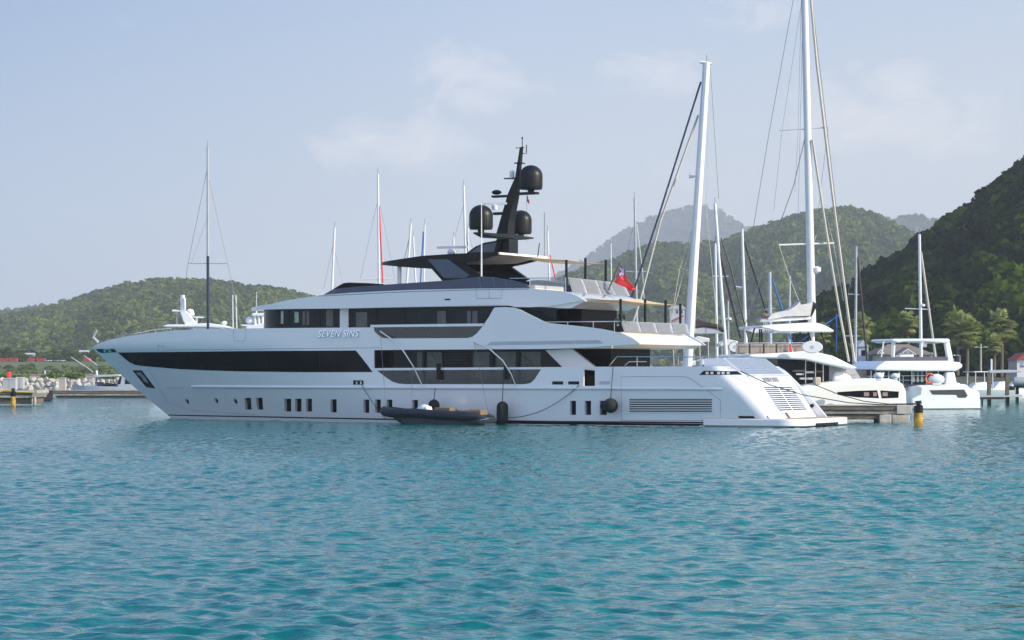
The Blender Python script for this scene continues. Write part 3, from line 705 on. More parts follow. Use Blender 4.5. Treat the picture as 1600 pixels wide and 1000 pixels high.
# ---- hard top
ht_ = MB()
uA = YF.loc(779, 395.5, 3.0)[0]; uT = fit(3.0, 5.0, 596, 9.7); VH = nose(3.0, uT, 5.0)
top = curve([(616, 406.2), (640, 402.6), (659, 399.7), (700, 397), (729, 395.5), (779, 394.4)], VH, False)
bot = curve([(640, 418), (673, 419.8), (690, 416), (724, 411), (745, 406.5), (779, 397.6)], VH, False)
zt0 = YF.loc(596, 413, .5)[1]
top[0].insert(0, uT); top[1].insert(0, zt0+.04); bot[0].insert(0, uT); bot[1].insert(0, zt0-.04)
npatch(ht_, bot, top, uT, top[0][-1], VH, 5.0, nz=3, th=.35)
rows = []
uLs = np.concatenate([uT+5*(1-np.cos(np.linspace(.1, math.pi/2, 12))), np.linspace(uT+5.4, top[0][-1], 14)])
for k in uLs: rows.append([(k, -s*max(VH(k, 0)-.05, .01), cv(top, k)-.01) for s in np.linspace(1, -1, 7)])
ht_.grid(rows)
hto = ht_.build('hard_top', BLACK, yacht, 30)
rows = [[(k, -s*max(VH(k, 0)-.2, .01), max(min(cv(bot, k)+.10, cv(top, k)-.06), zt0-.02)) for s in np.linspace(1, -1, 7)] for k in uLs]
MB().grid(rows).build('hard_top_lining', mat('hard_top_lining', (.42, .36, .30), .6), hto, 0)
MB().box((uA, 0, top[1][-1]-.05), (.12, 6.0, .12)).build('trailing_edge', CREAM, hto, 0)
for s in (1, -1):
    v = 3.03*s
    def sp3(lst, dv=0.0): return [(p[0], -s*(3.0+dv), p[2]) for p in (YF.pt(x, y, 3.0) for x, y in lst)]
    leg = sp3([(660, 404), (724, 411), (752, 431), (738, 438.5), (692, 440)])
    lg = MB().extr(leg, (0, s*.3, 0)).build('hard_top_leg', BLACK, hto, 0)
    pn = sp3([(668, 405.2), (700, 405.2), (734, 430), (727, 434.2), (694, 434.6)], .015)
    MB().extr(pn, (0, s*.02, 0)).build('leg_glass', mat('leg_glass', (.05, .08, .13), .2), lg, 0)
MB().tube([YF.pt(624, 412, 2.2), YF.pt(624, 443, 2.2)], .13, 8).build('hard_top_post', WHITE, hto)
MB().tube([YF.pt(752.3, 319, 3.2), YF.pt(752.3, 432, 3.2)], [.022, .05], 6).build('whip_antenna', WHITE, hto)
fg = [YF.pt(x, y, .9) for x, y in ((729, 395.4), (743, 385), (757.5, 379), (781, 375), (774, 394.6))]
fo = MB().extr(fg, (0, 1.8, 0)).build('mast_fairing', BLACK, hto, 0)
fg2 = [YF.pt(x, y, .92) for x, y in ((735, 394.3), (746, 386.5), (758.5, 381.5), (776, 378.5), (771.5, 394))]
MB().extr(fg2, (0, .02, 0)).build('fairing_glass', mat('fairing_glass', (.10, .13, .18), .2), fo, 0)
# ---- radar mast
ma = yacht_mast = MB()
L_ = [(779, 372), (786, 345), (797, 303), (807, 277), (813, 232), (815.5, 229)]; R_ = [(798, 372), (800, 345), (808.5, 303), (811.5, 277), (816.5, 232), (817, 229)]
rings = []
for (xl, yl), (xr, yr), w in zip(L_, R_, (.45, .40, .30, .2, .12, .10)):
    a, b = YF.pt(xl, yl, 0), YF.pt(xr, yr, 0); rings.append([(a[0], -w, a[2]), (b[0], -w, b[2]), (b[0], w, b[2]), (a[0], w, a[2])])
ma.loft(rings); mo = ma.build('radar_mast', CHAR, yacht, 0, bevel=.03)
a, b, c_, d_ = YF.pt(782, 374, 0), YF.pt(803, 374, 0), YF.pt(803, 397, 0), YF.pt(781, 396, 0)
MB().loft([[(p[0], -.55, p[2]) for p in (a, b, c_, d_)], [(p[0], .55, p[2]) for p in (a, b, c_, d_)]]).build('mast_pedestal', GREY if False else CHAR, mo, 0, bevel=.05)
zA = YF.pt(782, 366, 0)[2]; uA_ = YF.pt(790, 370, 0)[0]
vN = 2.55
wgm = MB()
for s in (1, -1): wgm.loft([[(uA_-.7, -s*.0, zA-.25), (uA_+.5, 0, zA-.25), (uA_+.5, 0, zA+.0), (uA_-.7, 0, zA)], [(uA_-.8, -s*1.6, zA-.28), (uA_+.45, -s*1.6, zA-.28), (uA_+.45, -s*1.6, zA-.06), (uA_-.8, -s*1.6, zA-.06)], [(uA_-.35, -s*3.3, zA-.12), (uA_+.15, -s*3.3, zA-.12), (uA_+.15, -s*3.3, zA-.05), (uA_-.35, -s*3.3, zA-.05)]])
wgm.build('dome_platform', CHAR, mo, 20)
def dome(px, py0, py1, v, r):
    a = YF.pt(px, py0, v); b = YF.pt(px, py1, v); h_ = a[2]-b[2]
    pf = [(r*.25, -.18), (r*.3, 0), (r*.93, .02), (r*.97, .1), (r, .22), (r, h_-r*.95)]+[(r*math.cos(t), h_-r*.95+r*.95*math.sin(t)) for t in np.linspace(.15, 1.45, 8)]+[(.02, h_)]
    MB().lathe(pf, (b[0], b[1], b[2]), 28).build('satellite_dome', CHAR, mo, 30)
dome(751.6, 320, 359, vN, .71); dome(814, 328.5, 366, -vN+.2, .66); dome(829.6, 258, 296.5, 0, .70)
ar = MB(); p0 = YF.pt(801, 304.5, 0); p1 = YF.pt(839.5, 303.5, 0)
ar.box(((p0[0]+p1[0])/2, 0, p0[2]+.05), (p1[0]-p0[0], .5, .14)); p2 = YF.pt(770, 307, 0)
ar.box(((p0[0]+p2[0])/2, 0, p0[2]-.06), (p0[0]-p2[0], .35, .13)); p3 = YF.pt(772, 334, 0); p4 = YF.pt(790, 334, 0)
ar.box(((p3[0]+p4[0])/2, 0, p3[2]), (p4[0]-p3[0], .3, .16)); p5 = YF.pt(793, 279, 0); ar.box((p5[0]+.3, 0, p5[2]), (1.0, .2, .07))
p6 = YF.pt(812, 255, 0); ar.box((p6[0], 0, p6[2]), (.5, .5, .06)); p7 = YF.pt(810, 231, 0); ar.box((p7[0]+.1, 0, p7[2]), (.55, .06, .04))
split_build(ar, 'mast_arm', CHAR, mo, 0)
p8 = YF.pt(776, 300.5, 0); MB().ball((p8[0], 0, p8[2]), .3, 14, 8, (1, 1, .5)).build('sat_compass', CHAR, mo)
def radar(px, py, v, ln, ang):
    p = YF.pt(px, py, v); b = MB(); b.lathe([(.16, -.3), (.2, -.05), (.1, 0)], p, 12); b.box((p[0], p[1], p[2]+.08), (ln, .16, .14), ang)
    b.build('radar_scanner', ALU, mo, 30)
radar(773, 320, 1.0, 1.45, R(20)); radar(706.5, 388.5, .0, 1.9, R(12))
pr_ = YF.pt(706.5, 394, .0); MB().ball((pr_[0], pr_[1], pr_[2]-.03), .3, 12, 8, (1, 1, .75)).build('radar_pedestal', ALU, hto)
p9 = YF.pt(800, 274, 0); MB().lathe([(.08, -.25), (.14, -.1), (.15, .2), (.08, .3), (.02, .32)], p9, 12).build('white_beacon', WHITE, mo)
an = MB(); an.tube([YF.pt(816, 230, 0), YF.pt(816, 216, 0)], .025, 5).tube([YF.pt(817, 240, 0), YF.pt(822.5, 240, 0), YF.pt(822.5, 226, 0)], .03, 5)
an.ball(YF.pt(816, 215.5, 0), .06).tube([YF.pt(840, 402, -1), YF.pt(843, 380, -1)], .03, 5).tube([YF.pt(850.5, 402, -2.6), YF.pt(850.5, 332, -2.6)], .016, 5)
split_build(an, 'mast_antenna', BLACK, mo)
# ---- awnings, poles and guard glass aft
def pole(px, y0, y1, v): MB().tube([YF.pt(px, y0, v), YF.pt(px, y1, v)], .08, 8).build('awning_pole', BLACK, yacht)
for px, y0, y1, v in ((885, 406, 455, 3.55), (914.7, 403, 457, .8), (946.6, 406, 459, -1.9)): pole(px, y0, y1, v)
for px, y0, y1, v in ((969.7, 467, 518, 3.95), (1008, 467, 519, .6), (1040, 469, 520, -1.8), (1063, 474.6, 521, -3.6)): pole(px, y0, y1, v)
def sail(rows, th=.02):
    mb = MB(); G = [[Vector(YF.pt(*p)) for p in r] for r in rows]; S_ = []
    n, m_ = 9, 9
    for i in range(n):
        row = []
        for j in range(m_):
            a_, b_ = i/(n-1), j/(m_-1); p = (G[0][0]*(1-a_)+G[1][0]*a_)*(1-b_)+(G[0][1]*(1-a_)+G[1][1]*a_)*b_
            p = p+Vector((0, 0, -.12*(a_*(1-a_)*4)*(b_*(1-b_)*4)-.05*a_*(1-a_)*4-.06*b_*(1-b_)*4)); row.append(p)
        S_.append(row)
    mb.grid(S_); mb.grid([[p+Vector((0, 0, -th)) for p in r] for r in S_]); mb.build('awning', BEIGE, yacht, 50)
sail([[(790, 398.5, 2.4), (850, 403, -2.8)], [(885, 406.5, 3.55), (948, 412, -2.2)]])
sail([[(915, 465, 3.3), (998, 467, -3.3)], [(969.7, 469, 3.95), (1062, 477, -3.6)]])
gg = MB(); gf = MB()
def guard(a, b, c, d, n, vtop, vbot):
    """glass screen across the stern from the near (a, d) to the far end (b, c); top edge a-b, bottom edge d-c"""
    At, Bt, Ct, Dt = (Vector(YF.pt(*a)), Vector(YF.pt(*b)), Vector(YF.pt(*c)), Vector(YF.pt(*d)))
    for i in range(n):
        t0, t1 = (i+.02)/n, (i+.98)/n
        q_ = [At.lerp(Bt, t0), At.lerp(Bt, t1), Dt.lerp(Ct, t1), Dt.lerp(Ct, t0)]; gg.loft([q_, [p+Vector((.03, 0, 0)) for p in q_]])
    for i in range(n+1): gf.tube([At.lerp(Bt, i/n), Dt.lerp(Ct, i/n)], .02, 5)
    gf.tube([At, Bt], .022, 6)
guard((888, 434, 3.6), (974, 443, -3.4), (984, 462.5, -3.5), (895, 457, 3.6), 4, 0, 0)
guard((970.5, 502.3, 3.95), (1073, 506.6, -3.9), (1077, 521.8, -3.95), (976, 518.5, 3.95), 4, 0, 0)
split_build(gg, 'guard_glass', GUARD, yacht, 0); split_build(gf, 'guard_frame', STEEL, yacht)
s1 = [YF.pt(x, y, 3.55) for x, y in ((828, 437), (884, 436), (884, 455), (828, 449.5))]
MB().extr(s1, (0, .03, 0)).build('side_guard_glass', GUARD, yacht, 0)
sp_ = MB()
uS = YF.loc(860, 448, 0)[0]; sp_.box((uS-1.0, -.6, 7.85), (2.6, 3.6, .55)); sp_.build('sun_pad', CREAM, yacht, 0, bevel=.1)
pl = YF.pt(968.5, 515, 3.6); MB().lathe([(.22, -.15), (.26, .15), (.2, .2)], pl, 10).build('planter', BLACK, yacht)
fm = MB()
for k in range(60):
    a = rng.normal(size=3)*np.array([.16, .16, .25]); c0 = Vector(pl)+Vector((a[0], a[1], .5+a[2])); d = Vector(rng.normal(size=3)).normalized()*.12; e2 = Vector(rng.normal(size=3)).normalized()*.06
    fm.add([c0-d, c0+e2, c0+d, c0-e2], [(0, 1, 2, 3)])
fm.build('planter_leaves', mat('planter_leaf', (.05, .09, .03), .7), yacht, 0)
# ---- transom
tp = [YF.loc(x, y, 2.95) for x, y in ((1131, 559.5), (1164, 585.5), (1171, 588.5), (1215, 655.5))]
tr = MB(); pf = [(tp[0][0]-1.2, 2.0), (tp[0][0]-1.2, tp[0][1]-.02), tp[0], tp[1], tp[2], tp[3], (tp[3][0], -.3), (tp[0][0]-1.2, -.3)]
tr.loft([[(u, -2.98, z) for u, z in pf], [(u, 2.98, z) for u, z in pf]]); tro = tr.build('transom', WHITE, yacht, 0)
def on(t, seg, v, lift=.015):                              # a point on a segment of the sloping transom
    a, b = tp[seg], tp[seg+1]; d = Vector((b[0]-a[0], 0, b[1]-a[1])); n_ = Vector((-d.z, 0, d.x)).normalized()*(-1 if False else 1)
    if n_.x < 0: n_ = -n_
    return Vector((a[0], -v, a[1]))+d*t+n_*lift
def tpanel(name, m, seg, t0, t1, v0, v1, parent=tro, lift=.015, th=.03):
    q_ = [on(t0, seg, v0, lift), on(t0, seg, v1, lift), on(t1, seg, v1, lift), on(t1, seg, v0, lift)]
    q1 = [on(t0, seg, v0, lift-th), on(t0, seg, v1, lift-th), on(t1, seg, v1, lift-th), on(t1, seg, v0, lift-th)]
    return MB().loft([q_, q1]).build(name, m, parent, 0)
sk = tpanel('skylight', mat('skylight_glass', (.25, .28, .33), .12, var=.05), 0, .02, .97, 2.85, -2.85)
for v0 in (1.55, .75, -1.25, -2.0): tpanel('skylight_joint', GREY, 0, .05, .72, v0, v0-.05, sk, .02)
tpanel('skylight_joint', GREY, 0, .70, .73, 2.0, -2.6, sk, .021); tpanel('skylight_joint', GREY, 0, .02, .95, 2.2, 2.15, sk, .02)
lt = tpanel('louvre_recess', BLACK, 2, .24, .80, 2.05, -2.2, lift=.012)
for k in range(12): tpanel('transom_slat', WHITE, 2, .235+k*.0475, .257+k*.0475, 2.1, -2.25, lt, .03, .03)
for v0 in (2.2, .05, -2.1): tpanel('transom_slat_post', WHITE, 2, .23, .81, v0, v0-.14, lt, .032, .03)
tpanel('transom_bevel', mat('cream_bevel', (.62, .60, .54), .5), 2, .2, .8, 2.5, 2.3, lt, .02)
for v0 in (2.0, 1.35): tpanel('leather_handle', mat('brown_leather', (.16, .07, .04), .6), 2, .86, .98, v0, v0-.22, lift=.05, th=.05)
nm = on(.13, 2, 1.4, .02); dT = Vector((tp[3][0]-tp[2][0], 0, tp[3][1]-tp[2][1])).normalized(); nT = Vector((-dT.z, 0, dT.x)) if -dT.z > 0 else Vector((dT.z, 0, -dT.x))
lettering('SEVEN SINS', 0, 0, .42, lambda x, y, z: nm+Vector((0, x, 0))-dT*y+nT*z, tro, mat('grey_lettering', (.34, .34, .36), .4), 'name_lettering', .22, .95)
pl_ = []
for s in (1, -1):
    c0 = [(46.5, 4.42), (48.2, 4.33)]+[(50.75+1.35*math.sin(t), 2.85+1.35*math.cos(t)) for t in np.linspace(0.1, 1.5, 12)]
    pl_ += [(u, -s*v) for u, v in (c0 if s > 0 else c0[::-1])]
MB().loft([[(u, v, .06) for u, v in pl_], [(u, v, .46) for u, v in pl_]]).build('swim_platform', WHITE, yacht, 20, bevel=.05)
MB().loft([[(u-.06*(u > 51), v*.985, .462) for u, v in pl_], [(u-.06*(u > 51), v*.985, .475) for u, v in pl_]]).build('platform_planking', TEAK, yacht, 0)
patch(MB(), .5, .62, fu0(*sp(1156, 655)), 50.4, nz=1, th=.03, off=.02).build('quarter_strip', BLACK, yacht)
fb = MB()
for k in range(9): fb.box((52.1, -1.6+k*.38, .14), (.05, .3, .14))
split_build(fb, 'platform_fender', BLACK, yacht, 0)
MB().lathe([(.11, 0), (.11, .04)], (0, 0, 0), 14).build('mooring_port', BLACK, yacht).matrix_local = Matrix.Translation((50.0, 2.985, 1.1)) @ Matrix.Rotation(math.pi/2, 4, 'X')
# ---- whisker poles standing out over the side
def boom_pole(pts):
    p = [Vector(YF.pt(x, y, v)) for x, y, v in pts]; MB().tube(p, [.045, .045, .04, .035, .03][:len(p)], 6).build('boarding_pole', CREAM, yacht)
boom_pole([(594, 517.5, 4.55), (612, 530, 4.8), (630, 548, 5.0), (646, 573, 5.1), (660, 603, 4.75)])
boom_pole([(741, 534.2, 4.65), (766, 546, 4.9), (786, 564, 5.1), (799, 585, 5.1), (806, 603.5, 4.75)])
for x in (686, 790.5): MB().box((YF.pt(x, 585, 4.66)[0], -4.72, 3.05), (.22 if x < 700 else .14, .14, .95)).build('fender_bracket', BLACK, yacht, 0)
ln = MB()
for a, b in (((594, 518, 4.6), (603, 635, 6.5)), ((645, 575, 5.0), (643, 634, 6.4)), ((741, 535, 4.7), (763, 647, 6.3))): ln.tube([YF.pt(*a), YF.pt(*b)], .012, 4)
split_build(ln, 'tender_line', WIRE, yacht)

# ================================================================ ensign, fenders, tender
def ypos(u, v, z=0): 
    return Vector((YF.X+u*YF.c-v*YF.s, YF.Y-u*YF.s-v*YF.c, z))
fp = YF.pt(949.5, 456, -.9)
fl_ = thing('ensign_flag', ypos(fp[0], .9*-1, fp[2]), 'red British ensign on a leaning staff at the stern of the sun deck', 'flag', rz=-YF.th)
def FL(px, py, v=-.9): p = YF.pt(px, py, v); return Vector((p[0]-fp[0], p[1]-fp[1], p[2]-fp[2]))
MB().tube([FL(949.5, 456), FL(969, 409)], .05, 6).build('flag_staff', mat('varnished_staff', (.10, .12, .12), .4), fl_)
def cloth(nu, nv, u0, u1, v0, v1, off=0.0):
    A0, B0, C0 = FL(968, 412), FL(990.5, 454), FL(961, 441)
    D0 = FL(984, 458); G = []
    for i in range(nu+1):
        row = []
        for j in range(nv+1):
            a_, b_ = u0+(u1-u0)*i/nu, v0+(v1-v0)*j/nv
            top_ = A0.lerp(FL(989.5, 449), a_); bot_ = C0.lerp(FL(988, 457), a_)
            p = top_.lerp(bot_, b_)+Vector((.0, .22*math.sin(a_*7+b_*4)+.1*math.sin(b_*9)+off, 0)); row.append(p)
        G.append(row)
    return G
MB().grid(cloth(16, 12, 0, 1, 0, 1)).build('flag_cloth', RED, fl_, 60)
ct = MB().grid(cloth(6, 6, .0, .34, .0, .46, -.02)); cto = ct.build('flag_canton', mat('flag_blue', (.26, .13, .34), .7), fl_, 60)
cr = MB().grid(cloth(6, 1, .0, .34, .17, .29, -.035)).grid(cloth(1, 6, .13, .21, .0, .46, -.035)).build('flag_cross', mat('flag_white', (.75, .65, .70), .7), cto, 60)
gs = YF.pt(823, 315, -2.9)
cf = thing('courtesy_flag', ypos(gs[0], -2.9, gs[2]), 'tiny red white and blue flag hoisted under the mast arm of the big yacht', 'flag', rz=-YF.th)
MB().tube([(0, 0, .75), (0, 0, -2.5)], .012, 4).build('halyard', WIRE, cf)
MB().grid([[(0+.18*j/3, .05*math.sin(j), .25-.2*j/3-i*.12) for j in range(4)] for i in range(3)]).build('flag_cloth', RED, cf, 60)
MB().grid([[(0+.10*j/3, .05*math.sin(j)-.01, .42-.16*j/3-i*.08) for j in range(4)] for i in range(3)]).build('flag_canton', BLUE, cf, 60)
def fender(px, y0, y1, v, r, top, label, round_=False):
    a, b = YF.loc(px, y0, v), YF.loc(px, y1, v); zc = (a[1]+b[1])/2; h_ = a[1]-b[1]
    o = thing('fender', ypos(a[0], v, zc), label, 'fender', 'black fenders hung along the yacht side', -YF.th)
    if round_: MB().ball((0, 0, 0), r, 18, 12).build('fender_body', FENDER, o)
    else:
        k = h_/2-r; pf = [(max(.02, r*math.cos(t)), -k+r*math.sin(t)) for t in np.linspace(-1.5, 0, 6)]+[(max(.02, r*math.cos(t)), k+r*math.sin(t)) for t in np.linspace(0, 1.5, 6)]
        MB().lathe(pf, (0, 0, 0), 18).build('fender_body', FENDER, o)
    t_ = YF.loc(*top, v-.2); MB().tube([(0, 0, h_/2-.03), (t_[0]-a[0], .2, t_[1]-zc)], .025, 5).build('fender_line', ROPE, o)
    return o
f1 = fender(678, 624, 652, 5.35, .34, (680, 606), 'black cylinder fender half hidden behind the grey tender')
f2 = fender(785, 627, 664.5, 5.2, .34, (787, 576), 'long black cylinder fender hanging upright to the right of the tender')
f3 = fender(954, 623.5, 644, 5.0, .42, (958, 573), 'round black ball fender hanging beside the louvred shell door', True)
MB().tube([(-.2, .05, 0), (-.55, .25, -.02)], [.3, .26], 14).build('fender_body', FENDER, f3)

TVc = 6.35
tq = YF.loc(683, 667.5, TVc)
tender = thing('rigid_inflatable_tender', ypos(tq[0], TVc, 0), 'dark grey inflatable tender with tan seats moored alongside the motor yacht', 'tender', rz=-YF.th)
def TP(px, py, v): u, z = YF.loc(px, py, v); return Vector((u-tq[0], TVc-v, z))
bow_ = TP(601, 643, TVc); mid = TP(640, 648, 7.15); aft_ = TP(718, 655, 7.2)
path = []
ctl = [(bow_.x+.0, 0, bow_.z+.05), (bow_.x+.35, .45, bow_.z), (bow_.x+1.1, .72, bow_.z-.08), (bow_.x+2.4, .84, .66), (aft_.x-.5, .86, .52), (aft_.x+.3, .86, .50)]
for s in (1, -1):
    tb = MB(); P_ = [Vector((x, -s*y, z)) for x, y, z in ctl]; pts = []
    for i in range(len(P_)-1):
        for t in np.linspace(0, 1, 6, endpoint=False):
            p0, p1, p2, p3 = P_[max(i-1, 0)], P_[i], P_[i+1], P_[min(i+2, len(P_)-1)]
            pts.append(.5*((2*p1)+(p2-p0)*t+(2*p0-5*p1+4*p2-p3)*t*t+(3*p1-p0-3*p2+p3)*t**3))
    pts += [P_[-1], P_[-1]+Vector((.5, 0, -.02)), P_[-1]+Vector((1.0, 0, -.04))]
    rs = [.27]*(len(pts)-2)+[.2, .04]
    tb.tube(pts, rs, 14).build('inflatable_collar', RUB, tender, 50)
xb, xs = bow_.x, TP(766, 660, TVc).x
hl = MB(); rings = []
for t in np.linspace(0, 1, 12):
    x = xb+.5+(xs-xb-.5)*t; w = .85*min(1, (t*3+.03))**.6; zk = -.35+.75*(1-min(1, t*3.2))**2; zt = bow_.z-.12-.38*min(1, t*2.4)+.0
    zt = max(zt, .42); w *= 1 if t < .9 else .8
    rings.append([(x, -w, zt), (x, -w*.92, max(zk+.28, -.1)), (x, 0, zk), (x, w*.92, max(zk+.28, -.1)), (x, w, zt)])
hl.loft(rings).build('tender_hull', RUB2, tender, 40)
eng = MB(); ex = TP(745, 650, TVc).x
eng.loft([[(ex-1.6, -.8, .4), (ex-1.6, .8, .4), (ex-1.6, .75, .80), (ex-1.6, -.75, .80)], [(ex-.2, -.86, .10), (ex-.2, .86, .10), (ex-.2, .78, .74), (ex-.2, -.78, .74)], [(xs-.25, -.80, .05), (xs-.25, .80, .05), (xs-.25, .66, .55), (xs-.25, -.66, .55)], [(xs+.1, -.6, .15), (xs+.1, .6, .15), (xs+.1, .55, .28), (xs+.1, -.55, .28)]])
eng.build('stern_deck', RUB, tender, 0, bevel=.08)
def tbox(name, x0, x1, y0, y1, v0, v1, m, bev=.06):
    a, b = TP(x0, y0, v0), TP(x1, y1, v0); MB().box(((a.x+b.x)/2, TVc-(v0+v1)/2, (a.z+b.z)/2), (b.x-a.x, abs(v1-v0), a.z-b.z)).build(name, m, tender, 0, bevel=bev)
tbox('bench_seat', 678, 703, 636.8, 645, 6.7, 5.9, TAN); tbox('bench_seat', 715, 751, 641, 650, 6.75, 5.8, TAN); tbox('seat_back', 731, 751, 639.6, 643.5, 6.1, 5.85, TAN)
tbox('bow_cushion', 622, 650, 638.5, 643, 6.7, 6.0, TAN)
a = TP(663, 645, 6.5); MB().ball((a.x, a.y, a.z+.10), .50, 16, 10, (1.0, .7, .78)).loft([[(a.x-.85, a.y-.25, a.z-.25), (a.x-.85, a.y+.25, a.z-.25), (a.x-.8, a.y+.2, a.z+.02), (a.x-.8, a.y-.2, a.z+.02)], [(a.x+.5, a.y-.36, a.z-.3), (a.x+.5, a.y+.36, a.z-.3), (a.x+.3, a.y+.3, a.z+.36), (a.x+.3, a.y-.3, a.z+.36)]]).build('console_cover', COVER, tender, 60)
tbox('console_screen', 666, 676, 640.5, 645, 6.95, 6.6, STEEL, .02)
MB().tube([TP(744, 657, 7.1), TP(752, 656.5, 7.1), TP(764, 654, 6.9)], .03, 5).build('stern_rail', STEEL, tender)
tb2 = TP(706, 648.8, 7.2)
TLET = mat('tender_lettering', (.5, .5, .5), .5)
MB().tube([TP(762, 648, 6.6), TP(773, 653, 5.4)], .03, 5).build('mooring_line', ROPE, tender)
# mooring ropes that hang from the yacht
def sag(a, b, d, n=14):
    a, b = Vector(a), Vector(b); return [a.lerp(b, t)+Vector((0, 0, -d*4*t*(1-t))) for t in np.linspace(0, 1, n)]
def wpt(px, py, v): p = YF.pt(px, py, v); return ypos(p[0], v, p[2])
def rope(name, pts, label, r=.025, m=ROPE):
    o = MB().tube([Vector(p)-Vector(pts[0]) for p in pts], r, 5).build(name, m); o.location = pts[0]; tag(o, label, 'rope'); return o
rope('mooring_rope', sag(wpt(905, 602, 4.65), wpt(786, 652, 5.2), .55), 'slack dark rope from the yacht side down to the long fender', .022)
rope('mooring_rope', sag(wpt(565, 601, 4.7), wpt(604, 655, 5.9), .15), 'dark rope from the forward bitts down to the tender bow', .022)
# ================================================================ helpers for the other boats
def prism(fr, pts, v0, v1, m, name, parent, bevel=0.0, smooth=30, seg=2):
    q = [fr.pt(x, y, v0) for x, y in pts]
    return MB().loft([q, [(p[0], -v1, p[2]) for p in q]]).build(name, m, parent, smooth, bevel, seg)
def bar(fr, pts, v, r, m, name, parent, n=6):
    return MB().tube([fr.pt(x, y, v) for x, y in pts], r, n).build(name, m, parent)
def at_frame(px, D, th=0.0): return Frame((px-800)/F*D, D, th)
def hull_mb(L, B, fb, rot, bowx=.5, transom=.8):
    """sailing-yacht or motor-boat hull, bow towards +x of its own axis, centred on the origin"""
    mb = MB(); rings = []; c, s = math.cos(rot), math.sin(rot)
    for t in np.linspace(0, 1, 15):
        x = -L/2+L*t; w = B/2*(transom+(1-transom)*math.sin(min(t*2, 1)*math.pi/2))*(1-max(0, (t-.45)/.55)**2.2); w = max(w, .02)
        zs = fb*(1+.18*t*t); xo = x+(.08*L*0 if t < 1 else 0)
        ring = [(xo, -w, zs), (xo-.02*L*(t > .9), -w*.94, fb*.35), (xo-.05*L*max(0, t-.8)*3, -w*.55, -.35), (xo-.05*L*max(0, t-.8)*3, w*.55, -.35), (xo-.02*L*(t > .9), w*.94, fb*.35), (xo, w, zs)]
        rings.append([(a*c-b*s, a*s+b*c, z) for a, b, z in ring])
    return mb.loft(rings)
def rotp(p, rot): return (p[0]*math.cos(rot)-p[1]*math.sin(rot), p[0]*math.sin(rot)+p[1]*math.cos(rot), p[2])
NAVYM = mat('navy_mast', (.022, .03, .065), .35)
def sailboat(top, base, D, r, label, rot_=0.3, L=12., spread=(), stays=(), furl=None, mm=None, lower=None, cover=None, group='sailing boats berthed behind the yacht', radar=None, boom=True, bimini=False):
    rot = 1.42; r = r*.86
    fr = at_frame(base[0], D); o = fr.empty('sailing_boat', label, 'sailboat', group); mm = mm or ALU
    hull_mb(L, L*.3, 1.15, rot).build('hull', WHITE, o, 40)
    cb = MB(); cb.loft([[rotp(p, rot) for p in ((-L*.22, -.95, 1.2), (L*.2, -.7, 1.25), (L*.2, .7, 1.25), (-L*.22, .95, 1.2))], [rotp(p, rot) for p in ((-L*.2, -.75, 1.75), (L*.13, -.5, 1.6), (L*.13, .5, 1.6), (-L*.2, .75, 1.75))]])
    cb.build('cabin', WHITE, o, 0, bevel=.08)
    p0, p1 = Vector(fr.pt(*base)), Vector(fr.pt(*top)); d = (p1-p0)/(p1.z-p0.z); foot = p0+d*(1.5-p0.z)
    if lower:
        pm_ = Vector(fr.pt(base[0]+(top[0]-base[0])*(lower-base[1])/(top[1]-base[1]), lower))
        ms = MB().tube([pm_, p1], [r, r*.75], 10).build('mast', mm, o); MB().tube([foot, pm_], r*1.08, 10).build('mast_sleeve', NAVYM, ms)
    else: ms = MB().tube([foot, p1], [r, r*.75], 10).build('mast', mm, o)
    MB().tube([p1, p1+Vector((0, 0, .55))], .02, 4).build('mast_wand', WIRE, ms)
    for x0, y0, x1, y1 in spread:
        MB().tube([fr.pt(x0, y0, .0), fr.pt(x1, y1, .0)], .05, 5).build('spreader', mm, ms)
    for st in stays:
        pts, rr, mt = st
        MB().tube([fr.pt(x, y, 0) for x, y in pts], rr, 5).build('stay', mt, o)
    if furl:
        pts, rr, mt = furl; MB().tube([fr.pt(x, y, 0) for x, y in pts], rr, 8).build('furled_sail', mt, o)
    if boom:
        b0 = foot+Vector((0, 0, 1.2)); b1 = b0+Vector(rotp((-L*.36, 0, .1), rot)); MB().tube([b0, b1], .09, 8).build('boom', ALU, o)
        MB().tube([b0+Vector((0, 0, .25)), b0.lerp(b1, .3)+Vector((0, 0, .3)), b1+Vector((0, 0, .12))], [.3, .24, .1], 10).build('sail_cover', cover or CANV, o)
    if radar: p = fr.pt(*radar); MB().lathe([(.02, -.12), (.26, -.1), (.28, .08), (.05, .16)], p, 12).build('radar_dome', WHITE, ms)
    return o, fr
G1 = 'sailing boats berthed behind the yacht'
sailboat((324.5, 229), (325, 512), 215, .14, 'sailing boat behind the yacht bow, its tall mast dark navy in the lower half', .2, 13,
         spread=[(294, 411.5, 356, 411.5)], stays=[([(323, 268), (294, 411), (283, 480)], .022, WIRE), ([(327, 282), (355.5, 411), (377, 512)], .022, WIRE), ([(322, 345), (299, 411)], .012, WIRE)], lower=400, mm=ALUG)
sailboat((523, 355), (518, 470), 240, .17, 'sailing boat whose short white mast tops the sun deck forward end', .1, 11, stays=[([(521, 380), (506, 450)], .015, WIRE), ([(524, 395), (536, 445)], .015, WIRE)])
sailboat((590.5, 272), (592.5, 470), 220, .15, 'sailing boat with tall white mast and red furled headsail line', .2, 13, spread=[(563, 436.5, 617, 436.5)],
         stays=[([(589, 318), (563, 436)], .015, WIRE), ([(594, 320), (618, 441)], .015, WIRE)], furl=([(592.5, 322), (598, 442)], .075, RED))
sailboat((642, 349), (635, 450), 235, .17, 'sailing boat with white mast leaning right, under the hard top front post', .15, 12, stays=[([(641, 365), (631, 408)], .03, WIRE)])
